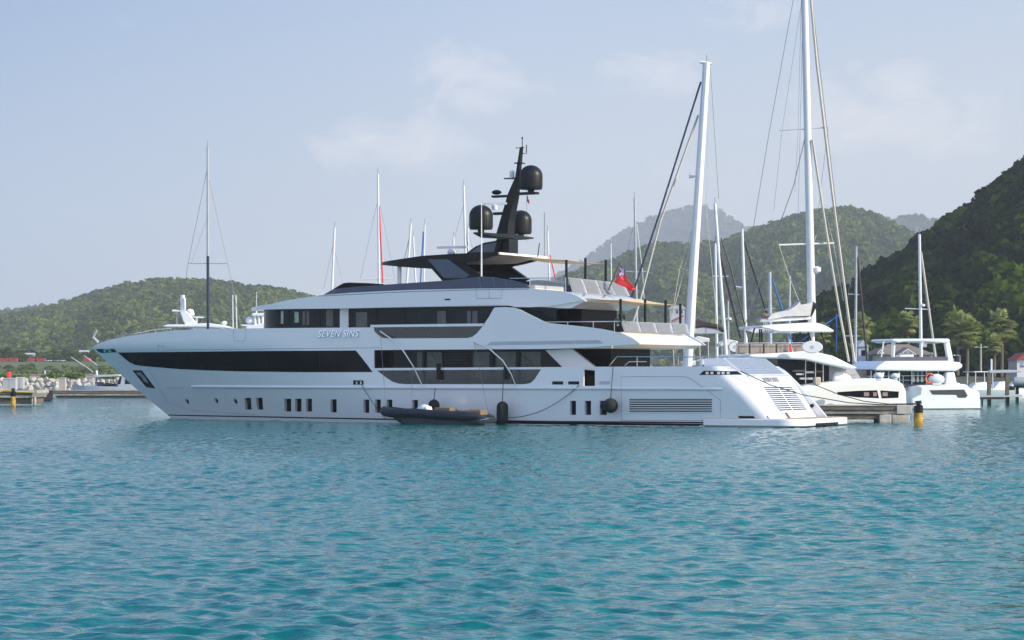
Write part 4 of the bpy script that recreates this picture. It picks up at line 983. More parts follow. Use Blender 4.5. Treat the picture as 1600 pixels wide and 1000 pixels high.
sailboat((645.5, 369), (650, 450), 260, .15, 'sailing boat with shorter white mast leaning left beside a taller white mast', .15, 11)
sailboat((663.5, 351), (662, 450), 240, .13, 'sailing boat with white mast and blue furled sail line', .2, 12, furl=([(661.5, 362), (657, 442)], .07, BLUE))
sailboat((708.5, 370), (709, 420), 250, .16, 'sailing boat whose stubby mast top shows above the hard top radar scanner', .2, 10)
sailboat((724.5, 290), (728, 420), 220, .16, 'sailing boat with tall white mast just left of the near black radome', .2, 13, stays=[([(725, 325), (731, 395)], .04, CHAR), ([(724, 322), (710, 372)], .015, WIRE), ([(727, 345), (739, 390)], .015, WIRE)])
sailboat((731.5, 356), (732, 420), 255, .14, 'sailing boat with thin mast close behind the near black radome', .2, 11)
sailboat((855.5, 361), (859.5, 470), 225, .14, 'sailing boat with white mast and red line, right of the hard top', .2, 12, furl=([(859, 398), (869, 440)], .06, RED))
sailboat((954.5, 380), (956, 520), 260, .10, 'sailing boat with slim mast rising by the red ensign', .2, 11)
sailboat((991.5, 309), (996, 560), 230, .16, 'sailing boat with single grey-white mast between the ensign and the giant mast', .2, 14, spread=[(974, 424.5, 1010, 424.5)], mm=ALUG,
         stays=[([(989, 355), (974, 424), (972, 430)], .02, WIRE), ([(995, 350), (1004, 424), (1008, 500)], .03, ALU)])
sailboat((1117.5, 380), (1120, 545), 205, .16, 'sailing boat with plain mast just left of a taller mast with wind vane', .2, 12, spread=[(1113, 431.5, 1128, 431.5)])
sailboat((1117, 318), (1134, 548), 195, .20, 'sailing boat with left-leaning mast and two dark furled headsails', .2, 14, spread=[(1122, 432, 1138, 432)],
         furl=([(1121, 382), (1157, 528)], .085, CHAR), stays=[([(1127, 372), (1142, 420), (1172, 540)], .06, CHAR), ([(1121, 350), (1116, 384)], .02, WIRE)])
sailboat((1159.5, 358), (1166.5, 560), 200, .18, 'sailing boat with white mast crossed by dark diagonal stays', .2, 14, spread=[(1148, 447.5, 1163, 449.5)], furl=([(1163, 378), (1198, 490)], .075, CHAR), stays=[([(1221, 340), (1153, 530)], .022, WIRE)])
sailboat((1202.5, 425), (1203.5, 560), 190, .22, 'sailing boat with thick stub mast and blue furled sail beside the grey sail bag', .2, 13, mm=ALUG, furl=([(1206, 435), (1222, 483), (1240, 545)], .075, BLUE), spread=[(1195, 484, 1211, 482)])
sailboat((1234, 431), (1233, 560), 215, .15, 'sailing boat with short mast seen left of the catamaran mast', .2, 12, mm=ALUG)
sailboat((1137.5, 470), (1138.5, 560), 230, .13, 'sailing boat with the shortest mast, low among the tall ones', .2, 10, mm=ALUG, radar=(1139, 498))
sailboat((1338, 385), (1336.5, 575), 235, .17, 'sailing boat with grey mast and brown furled sail against the dark hill', -.2, 13, mm=ALUG, spread=[(1325, 459.5, 1347, 460.5), (1319, 525, 1344, 525)],
         furl=([(1340, 402), (1350, 510), (1356, 575)], .11, DCANV), stays=[([(1336, 400), (1325, 460), (1319, 525)], .015, WIRE)])
sailboat((1436.5, 366), (1439.5, 575), 225, .20, 'sailing boat with tall bright mast and pale furled sail behind the flybridge', -.2, 14, spread=[(1414, 482, 1454, 483.5)],
         furl=([(1439, 394), (1464, 575)], .11, LWIRE), stays=[([(1434, 420), (1421, 482)], .012, WIRE), ([(1441, 440), (1465, 560)], .02, WIRE)], radar=(1441, 477))
sailboat((363.5, 461), (364, 520), 330, .13, 'distant sailing boat, left of two thin masts beside the wheelhouse', .2, 10, boom=False)
sailboat((368.5, 461), (370, 520), 335, .13, 'distant sailing boat, right of two thin masts beside the wheelhouse', .2, 10, boom=False)
# the giant-masted sloop
o, fr = sailboat((1104, 98), (1078, 510), 175, .43, 'giant sailing yacht with very thick white mast and dark brown sail cover', -.15, 24, boom=False,
         stays=[([(1095, 128), (1030, 335), (985, 470)], .075, NAVYM), ([(1091, 180), (1032, 345), (1000, 470), (960, 590)], .085, LWIRE), ([(1110, 105), (1123, 310)], .02, WIRE), ([(1108, 140), (1090, 300), (1086, 520)], .018, LWIRE), ([(1106, 180), (1104, 330), (1122, 520)], .02, LWIRE), ([(1098, 280), (1075, 400), (1040, 530)], .035, LWIRE), ([(1097, 310), (1062, 420), (1045, 520)], .03, LWIRE)])
MB().tube([fr.pt(1077, 274, .4), fr.pt(1086, 274, .4)], [.22, .14], 8).build('radar_dome', ALUG, o)
MB().tube([fr.pt(1094, 97, 0), fr.pt(1112, 100, 0)], .12, 6).build('mast_crane', ALU, o)
prism(fr, [(1074, 512), (1078, 503), (1092, 498.5), (1105, 503), (1120, 506), (1131, 511), (1132, 520), (1122, 514), (1100, 511), (1085, 513), (1078, 518)], -.2, -.9, DCANV, 'sail_cover', o, .12)
prism(fr, [(1078, 518), (1085, 513), (1100, 511), (1121, 514), (1132, 521), (1090, 522)], -.3, -.8, LGREY, 'furled_mainsail', o, .05)
# white deck houses with biminis between the masts
def deckboat(px, D, x0, x1, label, seedv):
    fr = at_frame(px, D); o = fr.empty('cruising_catamaran', label, 'catamaran', 'catamarans berthed between the masts')
    yw = HZ+H/D*F; s_ = F/D*1.2; Wd = (x1-x0)
    for v in (0, -4.5):
        prism(fr, [(x0, yw-1.9*s_), (x1, yw-2.1*s_), (x1+6, yw-1.7*s_), (x1+5, yw+4), (x0-6, yw+4), (x0-7, yw-.8*s_)], v, v-1.6, WHITE, 'hull', o, .2)
    prism(fr, [(x0+2, yw-1.8*s_), (x1-4, yw-1.8*s_), (x1-8, yw-1.0*s_), (x0+2, yw-1.0*s_)], -1.3, -4.8, WHITE, 'bridge_deck', o, .1)
    prism(fr, [(x0+Wd*.25, yw-3.3*s_), (x1-Wd*.28, yw-3.3*s_), (x1-Wd*.1, yw-2.0*s_), (x0+Wd*.25, yw-2.0*s_)], -.9, -5.2, WHITE, 'cabin', o, .15)
    prism(fr, [(x0+Wd*.30, yw-2.95*s_), (x1-Wd*.27, yw-2.95*s_), (x1-Wd*.19, yw-2.3*s_), (x0+Wd*.30, yw-2.3*s_)], -.86, -.95, DGLASS, 'window', o)
    prism(fr, [(x0-3, yw-4.45*s_), (x0+Wd*.2, yw-4.75*s_), (x0+Wd*.52, yw-4.6*s_), (x0+Wd*.52, yw-4.4*s_), (x0-3, yw-4.25*s_)], -.9, -5.2, CREAM, 'bimini', o, .05)
    for a in (x0, x0+Wd*.24, x0+Wd*.48):
        for v in (-1.1, -5): bar(fr, [(a, yw-4.4*s_), (a+1.5, yw-1.9*s_)], v, .03, STEEL, 'bimini_pole', o)
    bar(fr, [(x0-5, yw-2.6*s_), (x1, yw-2.8*s_)], -.1, .025, STEEL, 'rail', o)
    for a in np.linspace(x0-4, x1-2, 6): bar(fr, [(a, yw-2.7*s_), (a, yw-1.9*s_)], -.1, .02, STEEL, 'stanchion', o)
    return o, fr
deckboat(1120, 178, 1080, 1135, 'white cruising catamaran under the brown sail cover, with cream bimini', 1)
deckboat(1088, 205, 1052, 1118, 'white cruising catamaran with dark windows seen beyond the yacht aft rail', 3)
deckboat(1150, 196, 1128, 1176, 'white cruising catamaran with cream bimini left of the tan flybridge seats', 2)

# ================================================================ catamaran with grey sail bag
C1 = at_frame(1270, 165, R(-12)); c1 = C1.empty('flybridge_catamaran', 'large sailing catamaran with tan flybridge seats, hard bimini and grey sail bag', 'catamaran')
HP = [(1215, 615), (1228, 611), (1262, 601), (1290, 597.5), (1330, 592.6), (1360, 590.8), (1390, 591.2), (1404, 594.4), (1413, 600.5), (1417.5, 611), (1420, 655), (1215, 655)]
hl1 = prism(C1, HP, 0, -1.9, CREAM, 'hull', c1, .42, 40, 4); prism(C1, HP, -6.3, -8.2, CREAM, 'hull', c1, .3)
prism(C1, [(1308, 612.6), (1340, 610.6), (1370.5, 609.8), (1373.5, 622.2), (1340, 620.8), (1310, 617)], .012, -.05, DGLASS, 'hull_window', hl1, 0)
prism(C1, [(1375.5, 610), (1404.5, 611.8), (1403.8, 621.6), (1377.8, 622.4)], .012, -.05, DGLASS, 'hull_window', hl1, 0)
PINK = mat('window_curtain', (.30, .20, .20), .6)
for a, b in ((1350, 1358), (1364.5, 1370), (1379, 1387)): prism(C1, [(a, 613), (b, 613), (b, 619), (a, 619)], .02, 0, PINK, 'window_curtain', hl1, 0)
prism(C1, [(1240, 596), (1395, 594), (1385, 618), (1240, 620)], -1.8, -6.4, CREAM, 'bridge_deck', c1, .2)
prism(C1, [(1215, 559), (1296, 568), (1296, 600), (1215, 602)], -1.6, -6.6, BLACK, 'saloon', c1, 0)
prism(C1, [(1296, 566), (1320, 575), (1318, 597), (1296, 599)], -1.45, -1.6, LGREY, 'side_panel', c1, 0)
prism(C1, [(1322, 574), (1336, 577), (1347, 594), (1322, 596)], -1.6, -6.4, GUARD, 'wind_screen', c1, 0)
for x in (1258.5, 1274, 1286): bar(C1, [(x, 564), (x, 600)], -.9, .04, STEEL, 'cockpit_post', c1)
for k, (x0, x1, y, m_) in enumerate(((1240, 1258, 578, PINK), (1258, 1272, 580, WHITE), (1276, 1288, 579, TAN), (1250, 1270, 590, LGREY), (1244, 1256, 583, STEEL))):
    prism(C1, [(x0, y), (x1, y), (x1, y+3.2), (x0, y+3.2)], -1.2, -1.55, m_, 'cockpit_seat', c1, .02)
prism(C1, [(1273, 590), (1283, 589), (1283, 601.5), (1273, 602.5)], -.05, -.5, mat('beige_cushion', (.55, .47, .38), .8), 'helm_cushion', c1, .08)
prism(C1, [(1168, 557), (1174, 553.5), (1222, 551), (1258, 548.5), (1275, 549.5), (1302, 556), (1340, 574.5), (1332, 577.8), (1296, 571), (1258, 562.5), (1222, 560.8), (1178, 560)], -.3, -7.6, WHITE, 'coachroof', c1, .14, 30, 3)
prism(C1, [(1302, 589), (1306, 580), (1316, 580.5), (1329, 587), (1334, 593), (1302, 596)], -.9, -1.6, WHITE, 'helm_seat_pod', c1, .15)
for x0, x1 in ((1150, 1170), (1172, 1192), (1194, 1212), (1214, 1234), (1236, 1256)):
    prism(C1, [(x0, 537.5), (x1, 537.3), (x1, 551.5), (x0, 552.5)], -1.2, -1.7, mat('flybridge_cushion', (.30, .25, .21), .8, var=.12) if x0 == 1150 else bpy.data.materials['flybridge_cushion'], 'flybridge_seat', c1, .05)
bar(C1, [(1144, 536), (1262, 535.5)], -.9, .03, STEEL, 'flybridge_rail', c1)
for x in (1150, 1166.5, 1200, 1232, 1255): bar(C1, [(x, 536), (x, 553)], -.9, .025, STEEL, 'rail_post', c1)
prism(C1, [(1190, 509.0), (1205, 507.2), (1225, 506), (1262, 504), (1278, 504.6), (1290, 508.5), (1304, 516.5), (1302, 519), (1217, 518.8), (1200, 514), (1190, 512.5)], -1.0, -6.4, WHITE, 'hard_bimini', c1, .1, 30)
for a, b in (((1179, 513), (1173, 536)), ((1187, 514), (1187, 537)), ((1190, 514), (1190.5, 537)), ((1261, 513), (1267, 532)), ((1280, 513), (1290, 538)), ((1250, 516), (1250.5, 545))):
    bar(C1, [a, b], -1.3, .06, BLACK, 'bimini_strut', c1)
mst = MB().tube([C1.pt(1268.8, 512, -3.6), C1.pt(1256.5, -30, -3.6)], [.30, .24], 12).build('mast', ALU, c1)
MB().tube([C1.pt(1269, 560, -3.6), C1.pt(1268.8, 512, -3.6)], .2, 8).build('mast_foot', ALU, mst)
bar(C1, [(1217.5, 203.8), (1260, 201.5), (1294, 199)], -3.6, .045, ALUG, 'spreader', mst); bar(C1, [(1217, 382.8), (1266, 381), (1303, 380)], -3.6, .07, ALU, 'spreader', mst)
p = C1.pt(1276, 421, -3.5); MB().lathe([(.05, -.3), (.3, -.15), (.32, .12), (.15, .22), (.02, .24)], p, 12).build('radar_dome', WHITE, mst)
bg_ = [(1199, 498.5), (1205, 491), (1218, 487.5), (1232, 484.5), (1243, 478), (1250, 471), (1251.5, 476.5), (1262, 474.5), (1271.5, 472), (1273, 480), (1267, 493.5), (1230, 494.5), (1200, 500)]
prism(C1, bg_, -3.1, -4.1, CANV, 'sail_bag', c1, .18, 40, 3)
prism(C1, [(1271.5, 471), (1276, 475), (1275, 482), (1269, 494), (1267, 493.5)], -3.05, -4.1, CHAR, 'sail_bag_end', c1, .05)
prism(C1, [(1190, 499), (1205, 497), (1268, 494.5), (1268, 499), (1205, 503), (1190, 503.5)], -3.35, -3.85, WHITE, 'boom', c1, .06)
MB().ball(C1.pt(1195, 493, -3.5), .26, 8, 6, (1.2, 1, .6)).build('boom_end_gear', TAN, c1)
def stay(pts, r, m_, v=-3.6): bar(C1, pts, v, r, m_, 'stay', c1, 5)
stay([(1243, -20), (1203, 200), (1178, 350), (1164, 430)], .022, WIRE); stay([(1256, -20), (1222, 203), (1209, 330)], .012, WIRE)
stay([(1258.5, 212), (1240, 290), (1196, 412), (1160, 520)], .03, WIRE); stay([(1252, 0), (1247, 203), (1242, 300)], .012, WIRE)
stay([(1265, -20), (1276, 100), (1300, 300), (1322, 470), (1335, 565)], .10, LWIRE, -3.5); stay([(1269, 218), (1283, 310), (1297, 400), (1312, 490), (1326, 565)], .09, LWIRE, -3.3)
stay([(1266, -20), (1292, 200), (1312, 370), (1330, 450)], .022, WIRE); stay([(1271, 380), (1290, 330), (1302, 380), (1318, 470)], .03, LWIRE)
stay([(1217, 383), (1232, 430), (1248, 470)], .03, LWIRE); stay([(1254, 40), (1246, 380), (1245, 470)], .012, BLUE); stay([(1294, 199), (1283, 290), (1279, 330)], .012, WIRE)
stay([(1238, 543), (1262, 525), (1315, 490)], .05, BLUE); stay([(1307, 490), (1307, 550)], .04, BLUE)
for k in (1193, 1195.5, 1198): stay([(k, 504), (k+2, 552)], .03, LWIRE, -2.0)
fo = thing('courtesy_flag', Vector((C1.X, C1.Y, 0)), 'small red flag hanging at the flybridge of the grey sail bag catamaran', 'flag')
bar(C1, [(1232.5, 530), (1238, 557)], -.7, .02, STEEL, 'flag_staff', fo)
MB().grid([[C1.pt(1231.5+2.2*j-.3*math.sin(i)+(i*.15), 540+i*3.4+j*.4, -.72+.08*math.sin(i*1.3+j)) for j in range(3)] for i in range(6)]).build('flag_cloth', RED, fo, 60)
def board(px, py, rx, ry, D, v, label, rim, half=False):
    o = thing('paddle_board', at(px, py, D), label, 'paddle board', 'paddle boards lashed to the catamaran flybridge')
    s_ = D/F; pf = [(math.cos(t)*rx*s_*(1 if not (half and math.cos(t) > .12) else .12), math.sin(t)*ry*s_) for t in np.linspace(0, 2*math.pi, 33)[:-1]]
    MB().loft([[(x, -.06, z) for x, z in pf], [(x, .06, z) for x, z in pf]]).build('board', rim, o, 30, bevel=.03)
    MB().loft([[(x*.92-.01, -.075, z*.9) for x, z in pf], [(x*.92-.01, -.05, z*.9) for x, z in pf]]).build('deck_pad', WHITE, o, 0)
    MB().lathe([(.12, -.01), (.12, .01)], (0, 0, 0), 12).build('board_emblem', LGREY, o).matrix_local = Matrix.Translation((0, -.085, 0)) @ Matrix.Rotation(math.pi/2, 4, 'X')
board(1269, 542.3, 16.5, 9.6, 164.2, 0, 'white oval paddle board on the catamaran flybridge rail by the mast', COVER)
board(1149, 542, 10.5, 8.8, 164.2, 0, 'paddle board with thick navy rim at the flybridge left end', NAVYM, True)

# ================================================================ power catamaran
C2 = at_frame(1430, 188, R(-12)); c2 = C2.empty('flybridge_catamaran', 'white power catamaran with open hard top flybridge, nearest the wooden posts', 'catamaran')
HQ = [(1421, 604), (1440, 601.8), (1500, 600), (1510.5, 600), (1517, 607), (1527, 608.4), (1532, 613), (1533.5, 645), (1424, 645), (1421.5, 622)]
h2 = prism(C2, HQ, 0, -1.9, WHITE, 'hull', c2, .28, 40, 3); prism(C2, HQ, -5.2, -7.1, WHITE, 'hull', c2, .2)
prism(C2, [(1424, 638.2), (1533.5, 637.6), (1533.5, 641), (1424, 641)], .01, -.05, mat('boot_green', (.05, .10, .09), .5), 'boot_stripe', h2, 0)
prism(C2, [(1452, 609.7), (1506.5, 608.6), (1512, 618), (1509, 621.6), (1497, 621.6), (1494, 617), (1457, 616.6)], .012, -.05, mat('smoked_window', (.05, .055, .06), .3), 'hull_window', h2, 0)
prism(C2, [(1352, 598), (1500, 598), (1500, 612), (1352, 612)], -1.7, -5.4, WHITE, 'bridge_deck', c2, .1)
prism(C2, [(1354, 578), (1480, 578), (1480, 600), (1354, 600)], -.9, -6.2, HGLASS, 'saloon', c2, 0)
for x in (1361, 1368.5, 1376, 1388.5, 1405, 1424.5, 1447.5, 1466): bar(C2, [(x, 579), (x, 600)], -.82, .05, ALU, 'mullion', c2)
for x in (1428, 1434.5, 1441): prism(C2, [(x-2, 581), (x+1.5, 581), (x+1.5, 597), (x-2, 597)], -.84, -.9, mat('pale_curtain', (.22, .26, .25), .6) if x == 1428 else bpy.data.materials['pale_curtain'], 'curtain', c2, 0)
bar(C2, [(1355, 588), (1450, 587)], -.1, .025, STEEL, 'guard_rail', c2); bar(C2, [(1355, 594.5), (1450, 594)], -.1, .02, STEEL, 'guard_rail', c2)
for x in (1361.5, 1377, 1395, 1411, 1425, 1448): bar(C2, [(x, 587.5), (x, 602)], -.1, .025, STEEL, 'stanchion', c2)
prism(C2, [(1478, 582), (1492, 581), (1496, 601), (1476, 601)], -.3, -1.2, WHITE, 'aft_pillar', c2, .12)
prism(C2, [(1366, 577), (1372, 571.5), (1384, 564), (1482, 563.6), (1500, 566.2), (1504.8, 570), (1503.5, 574.5), (1494, 580), (1440, 580.2), (1370, 579.5)], -.2, -6.6, WHITE, 'coachroof', c2, .16, 30, 3)
prism(C2, [(1384, 558), (1481, 557.4), (1481, 564), (1384, 564)], -.9, -1.0, mat('fly_screen_grey', (.10, .10, .14), .25), 'flybridge_screen', c2, 0)
prism(C2, [(1406, 554.5), (1428, 554), (1428, 558), (1406, 558)], -1.6, -2.6, WHITE, 'helm_console', c2, .05)
prism(C2, [(1392, 532), (1397, 529.3), (1482, 529), (1485, 531.5), (1484.4, 534.6), (1478, 536), (1445, 533.6), (1412, 533.8), (1405, 535.6), (1398, 534)], -.9, -5.7, WHITE, 'hard_top', c2, .1)
for v in (-1.1, -5.2):
    prism(C2, [(1476.5, 535), (1484, 534.4), (1490.5, 564.5), (1481, 564)], v, v-.35, WHITE, 'hard_top_leg', c2, .06)
    bar(C2, [(1396, 534), (1395, 558)], v-.3, .16, WHITE, 'hard_top_leg', c2); bar(C2, [(1380.5, 534), (1377, 558)], v-.2, .06, WHITE, 'hard_top_leg', c2)
bar(C2, [(1490, 555), (1500, 555), (1500, 566)], -.8, .03, STEEL, 'aft_rail', c2); bar(C2, [(1490, 560), (1490, 566)], -.8, .03, STEEL, 'aft_rail', c2)
lr = thing('life_raft', at(1463, 592, 187.4), 'white oval life raft cover on the power catamaran side deck', 'life raft')
MB().ball((0, 0, -.05), .62, 16, 10, (1.05, .4, .72)).build('raft_cover', WHITE, lr)
MB().box((0, 0, -.44), (.7, .4, .2)).build('raft_cradle', WHITE, lr, 0, bevel=.04)
lb = thing('life_ring', at(1452.5, 591.5, 187.3), 'orange life ring beside the white life raft cover', 'life ring')
MB().tube([(.32*math.cos(t), 0, .38*math.sin(t)) for t in np.linspace(0, 2*math.pi, 25)], .08, 8, False).build('ring', mat('orange_ring', (.75, .16, .05), .6), lb)
MB().tube([(.42*math.cos(t), .0, .48*math.sin(t)) for t in np.linspace(.4, 1.2, 6)], .015, 5).build('grab_line', LWIRE, lb)
for px, py, r_ in ((1373, 587.3, .33), (1398.5, 587.6, .28)):
    o = thing('bow_seat', at(px, py, 163.6), 'white moulded %s seat on the cat bow beside the long hull windows' % ('larger left' if px < 1380 else 'smaller right'), 'seat', 'moulded seats on the catamaran bow')
    MB().ball((0, 0, 0), r_, 10, 8, (1.1, .9, .75)).build('seat_shell', WHITE, o); MB().box((0, 0, -r_*.75), (r_*1.1, r_*1.1, r_*.5)).build('seat_base', WHITE, o, 0, bevel=.04)
    MB().tube([(r_*.6, 0, -.1), (r_*1.0, 0, r_*.75)], .09, 6).build('seat_back', WHITE, o)

# ================================================================ pier, piles and ropes on the right
PF = at_frame(1350, 142); pier = PF.empty('timber_pier', 'grey plank pier end between the yacht stern and the yellow pile', 'pier')
prism(PF, [(1225, 634.5), (1401, 634.5), (1401, 641), (1225, 641)], .0, -2.6, PLANK, 'deck_beam', pier, .03)
prism(PF, [(1225, 641.6), (1401, 641.6), (1401, 646.6), (1225, 646.6)], -.12, -2.5, CONC, 'fascia_board', pier, .02)
prism(PF, [(1225, 647), (1372, 647), (1372, 655.5), (1225, 655.5)], -.25, -2.4, PLANK, 'lower_beam', pier, .02)
prism(PF, [(1225, 633.2), (1401, 633.2), (1401, 634.4), (1225, 634.4)], .05, -2.65, CONC, 'deck_boards', pier, 0)
prism(PF, [(1401.3, 633), (1425, 633.6), (1425, 647), (1401.3, 647)], .08, -2.7, mat('pale_concrete', (.48, .45, .40), .9, var=.15, scale=2), 'end_block', pier, .03)
prism(PF, [(1374, 648), (1393, 647.4), (1393, 662), (1374, 661)], .1, -2.2, CONC, 'pontoon_block', pier, .06)
prism(PF, [(1394, 647.4), (1422, 648), (1421, 661), (1394, 662.3)], .02, -2.2, CONC, 'pontoon_block', pier, .06)
for x in (1383, 1407): prism(PF, [(x-6, 660), (x+6, 660), (x+5, 668), (x-5, 668)], -.3, -1.5, BLACK, 'pier_leg', pier, 0)
def pile(px, ytop, yblack, D, r, label):
    fr = at_frame(px, D); o = fr.empty('mooring_pile', label, 'pile', 'yellow and black mooring piles'); zb = H+(HZ-yblack)*D/F; zt = H+(HZ-ytop)*D/F
    MB().lathe([(r, -1.0), (r, zb)], (0, 0, 0), 16).build('yellow_sleeve', YEL, o)
    MB().lathe([(r*1.03, zb), (r*1.03, zt-.25), (r*.9, zt-.22)], (0, 0, 0), 16).build('black_top', BLACK, o)
    MB().lathe([(r*.45, zt-.25), (r*.45, zt-.06), (r*.62, zt-.05), (r*.62, zt+.03), (r*.2, zt+.05)], (0, 0, 0), 12).build('bollard_cap', BLACK, o)
    MB().tube([(r*.7*math.cos(t), r*.7*math.sin(t), zt-.2+.02*t) for t in np.linspace(0, 12, 30)], .035, 5).build('rope_turns', ROPE, o); return fr
pile(1434.5, 627.5, 645, 133, .26, 'yellow and black mooring pile beside the right pier end, ropes on its cap')
def frpt(px, py, D): return at(px, py, D)
rope('mooring_rope', [wpt(1157, 580, 4.0)]+[Vector((*(wpt(1157, 580, 4.0).lerp(at(1434, 632, 133), t)).xy, z)) for t, z in ((.18, 0), (.36, 0), (.62, 0), (.82, 0))] + [at(1434, 632, 133)] if False else
     [wpt(1157, 580, 4.0), at(1205, 602, 130.3), at(1256, 617.3, 131), at(1326, 629.2, 132), at(1380, 632.3, 132.6), at(1431, 631.6, 133)], 'long dark mooring rope from the yacht quarter across the transom to the pile', .028)
rope('mooring_rope', [at(1274, 601.5, 163.5), at(1310, 616, 157), at(1350, 627, 149), at(1390, 631.4, 140), at(1431, 630.6, 133.2)], 'dark mooring rope from the catamaran cockpit sagging to the pile', .03)
# boat-lift pier at the far right
QF = at_frame(1560, 210); q_ = QF.empty('boat_lift_pier', 'narrow white-topped jetty with tall dark posts at the right edge', 'pier')
prism(QF, [(1531, 617), (1597, 616.6), (1597, 620.2), (1531, 620.8)], 0, -1.6, LGREY, 'jetty_deck', q_, .02)
prism(QF, [(1533, 620.8), (1570, 620.8), (1570, 624), (1533, 624)], -.2, -1.3, PLANK, 'deck_joist', q_, 0)
for x in (1546, 1574.5):
    prism(QF, [(x-3, 583), (x+2.6, 583), (x+2.6, 617), (x-3, 617)], .05, -.3, PLANK, 'post', q_, .02); prism(QF, [(x-2.6, 620), (x+3, 620), (x+2.4, 640), (x-2.2, 640)], -.3, -.7, BLACK, 'jetty_leg', q_, 0)
prism(QF, [(1534, 621), (1536, 621), (1536, 640), (1534, 640)], -.5, -.8, BLACK, 'jetty_leg', q_, 0)
prism(QF, [(1546, 578.4), (1576, 577.8), (1596, 579), (1596, 581.8), (1576, 582.6), (1546, 583)], .1, -.5, LGREY, 'lift_beam', q_, .03)
bar(QF, [(1549, 561), (1549, 579)], -.2, .09, WHITE, 'white_post', q_)
# small boats by the right shore
def motorboat(px, D, L, rot, label, top=True, hm=None):
    fr = at_frame(px, D); o = fr.empty('motorboat', label, 'motorboat', 'small motorboats by the right shore'); hull_mb(L, L*.32, 1.0, rot, transom=.9).build('hull', hm or WHITE, o, 40)
    MB().loft([[rotp(p, rot) for p in ((-L*.1, -.7, 1.0), (L*.18, -.6, 1.0), (L*.18, .6, 1.0), (-L*.1, .7, 1.0))], [rotp(p, rot) for p in ((-L*.08, -.6, 1.9), (L*.06, -.5, 1.8), (L*.06, .5, 1.8), (-L*.08, .6, 1.9))]]).build('console', WHITE, o, 0, bevel=.08)
    MB().box(rotp((-L*.5, 0, .95), rot), (.5, .45, 1.0), rot).build('outboard_engine', BLACK, o, 0, bevel=.08)
    if top:
        MB().box((*rotp((-L*.03, 0, 2.95), rot)[:2], 2.95), (L*.34, L*.24, .12), rot).build('t_top', LGREY, o, 0, bevel=.03)
        for a in (-L*.16, L*.1):
            for b in (-L*.09, L*.09): MB().tube([rotp((a, b, .9), rot), rotp((a*.95, b, 2.9), rot)], .05, 6).build('t_top_leg', STEEL, o)
    return o
motorboat(1528, 250, 8.5, -2.75, 'white motorboat with grey T-top behind the power catamaran stern', True, mat('pale_green_hull', (.40, .48, .47), .4))
motorboat(1562, 265, 8.0, -2.6, 'white motorboat without a top between the two lift posts', False)
motorboat(1592, 300, 9.0, -2.9, 'white motorboat moored right of the lift posts', False)
rf = at_frame(1602, 228); rbt = rf.empty('rigid_inflatable_boat', 'dark grey inflatable boat raised at the right edge', 'inflatable boat')
for v in (.8, -.8): MB().tube([rf.pt(1584, 596, v), rf.pt(1612, 596, v), rf.pt(1640, 595, v*.4)], [.42, .42, .2], 12).build('inflatable_collar', GREY, rbt)
prism(rf, [(1586, 598), (1636, 598), (1626, 606), (1590, 606)], .7, -.7, BLACK, 'boat_hull', rbt, .1)
for x in (1590, 1604): prism(rf, [(x-2, 604), (x+2, 604), (x+2, 634), (x-2, 634)], .2, -.2, BLACK, 'cradle_leg', rbt, 0)

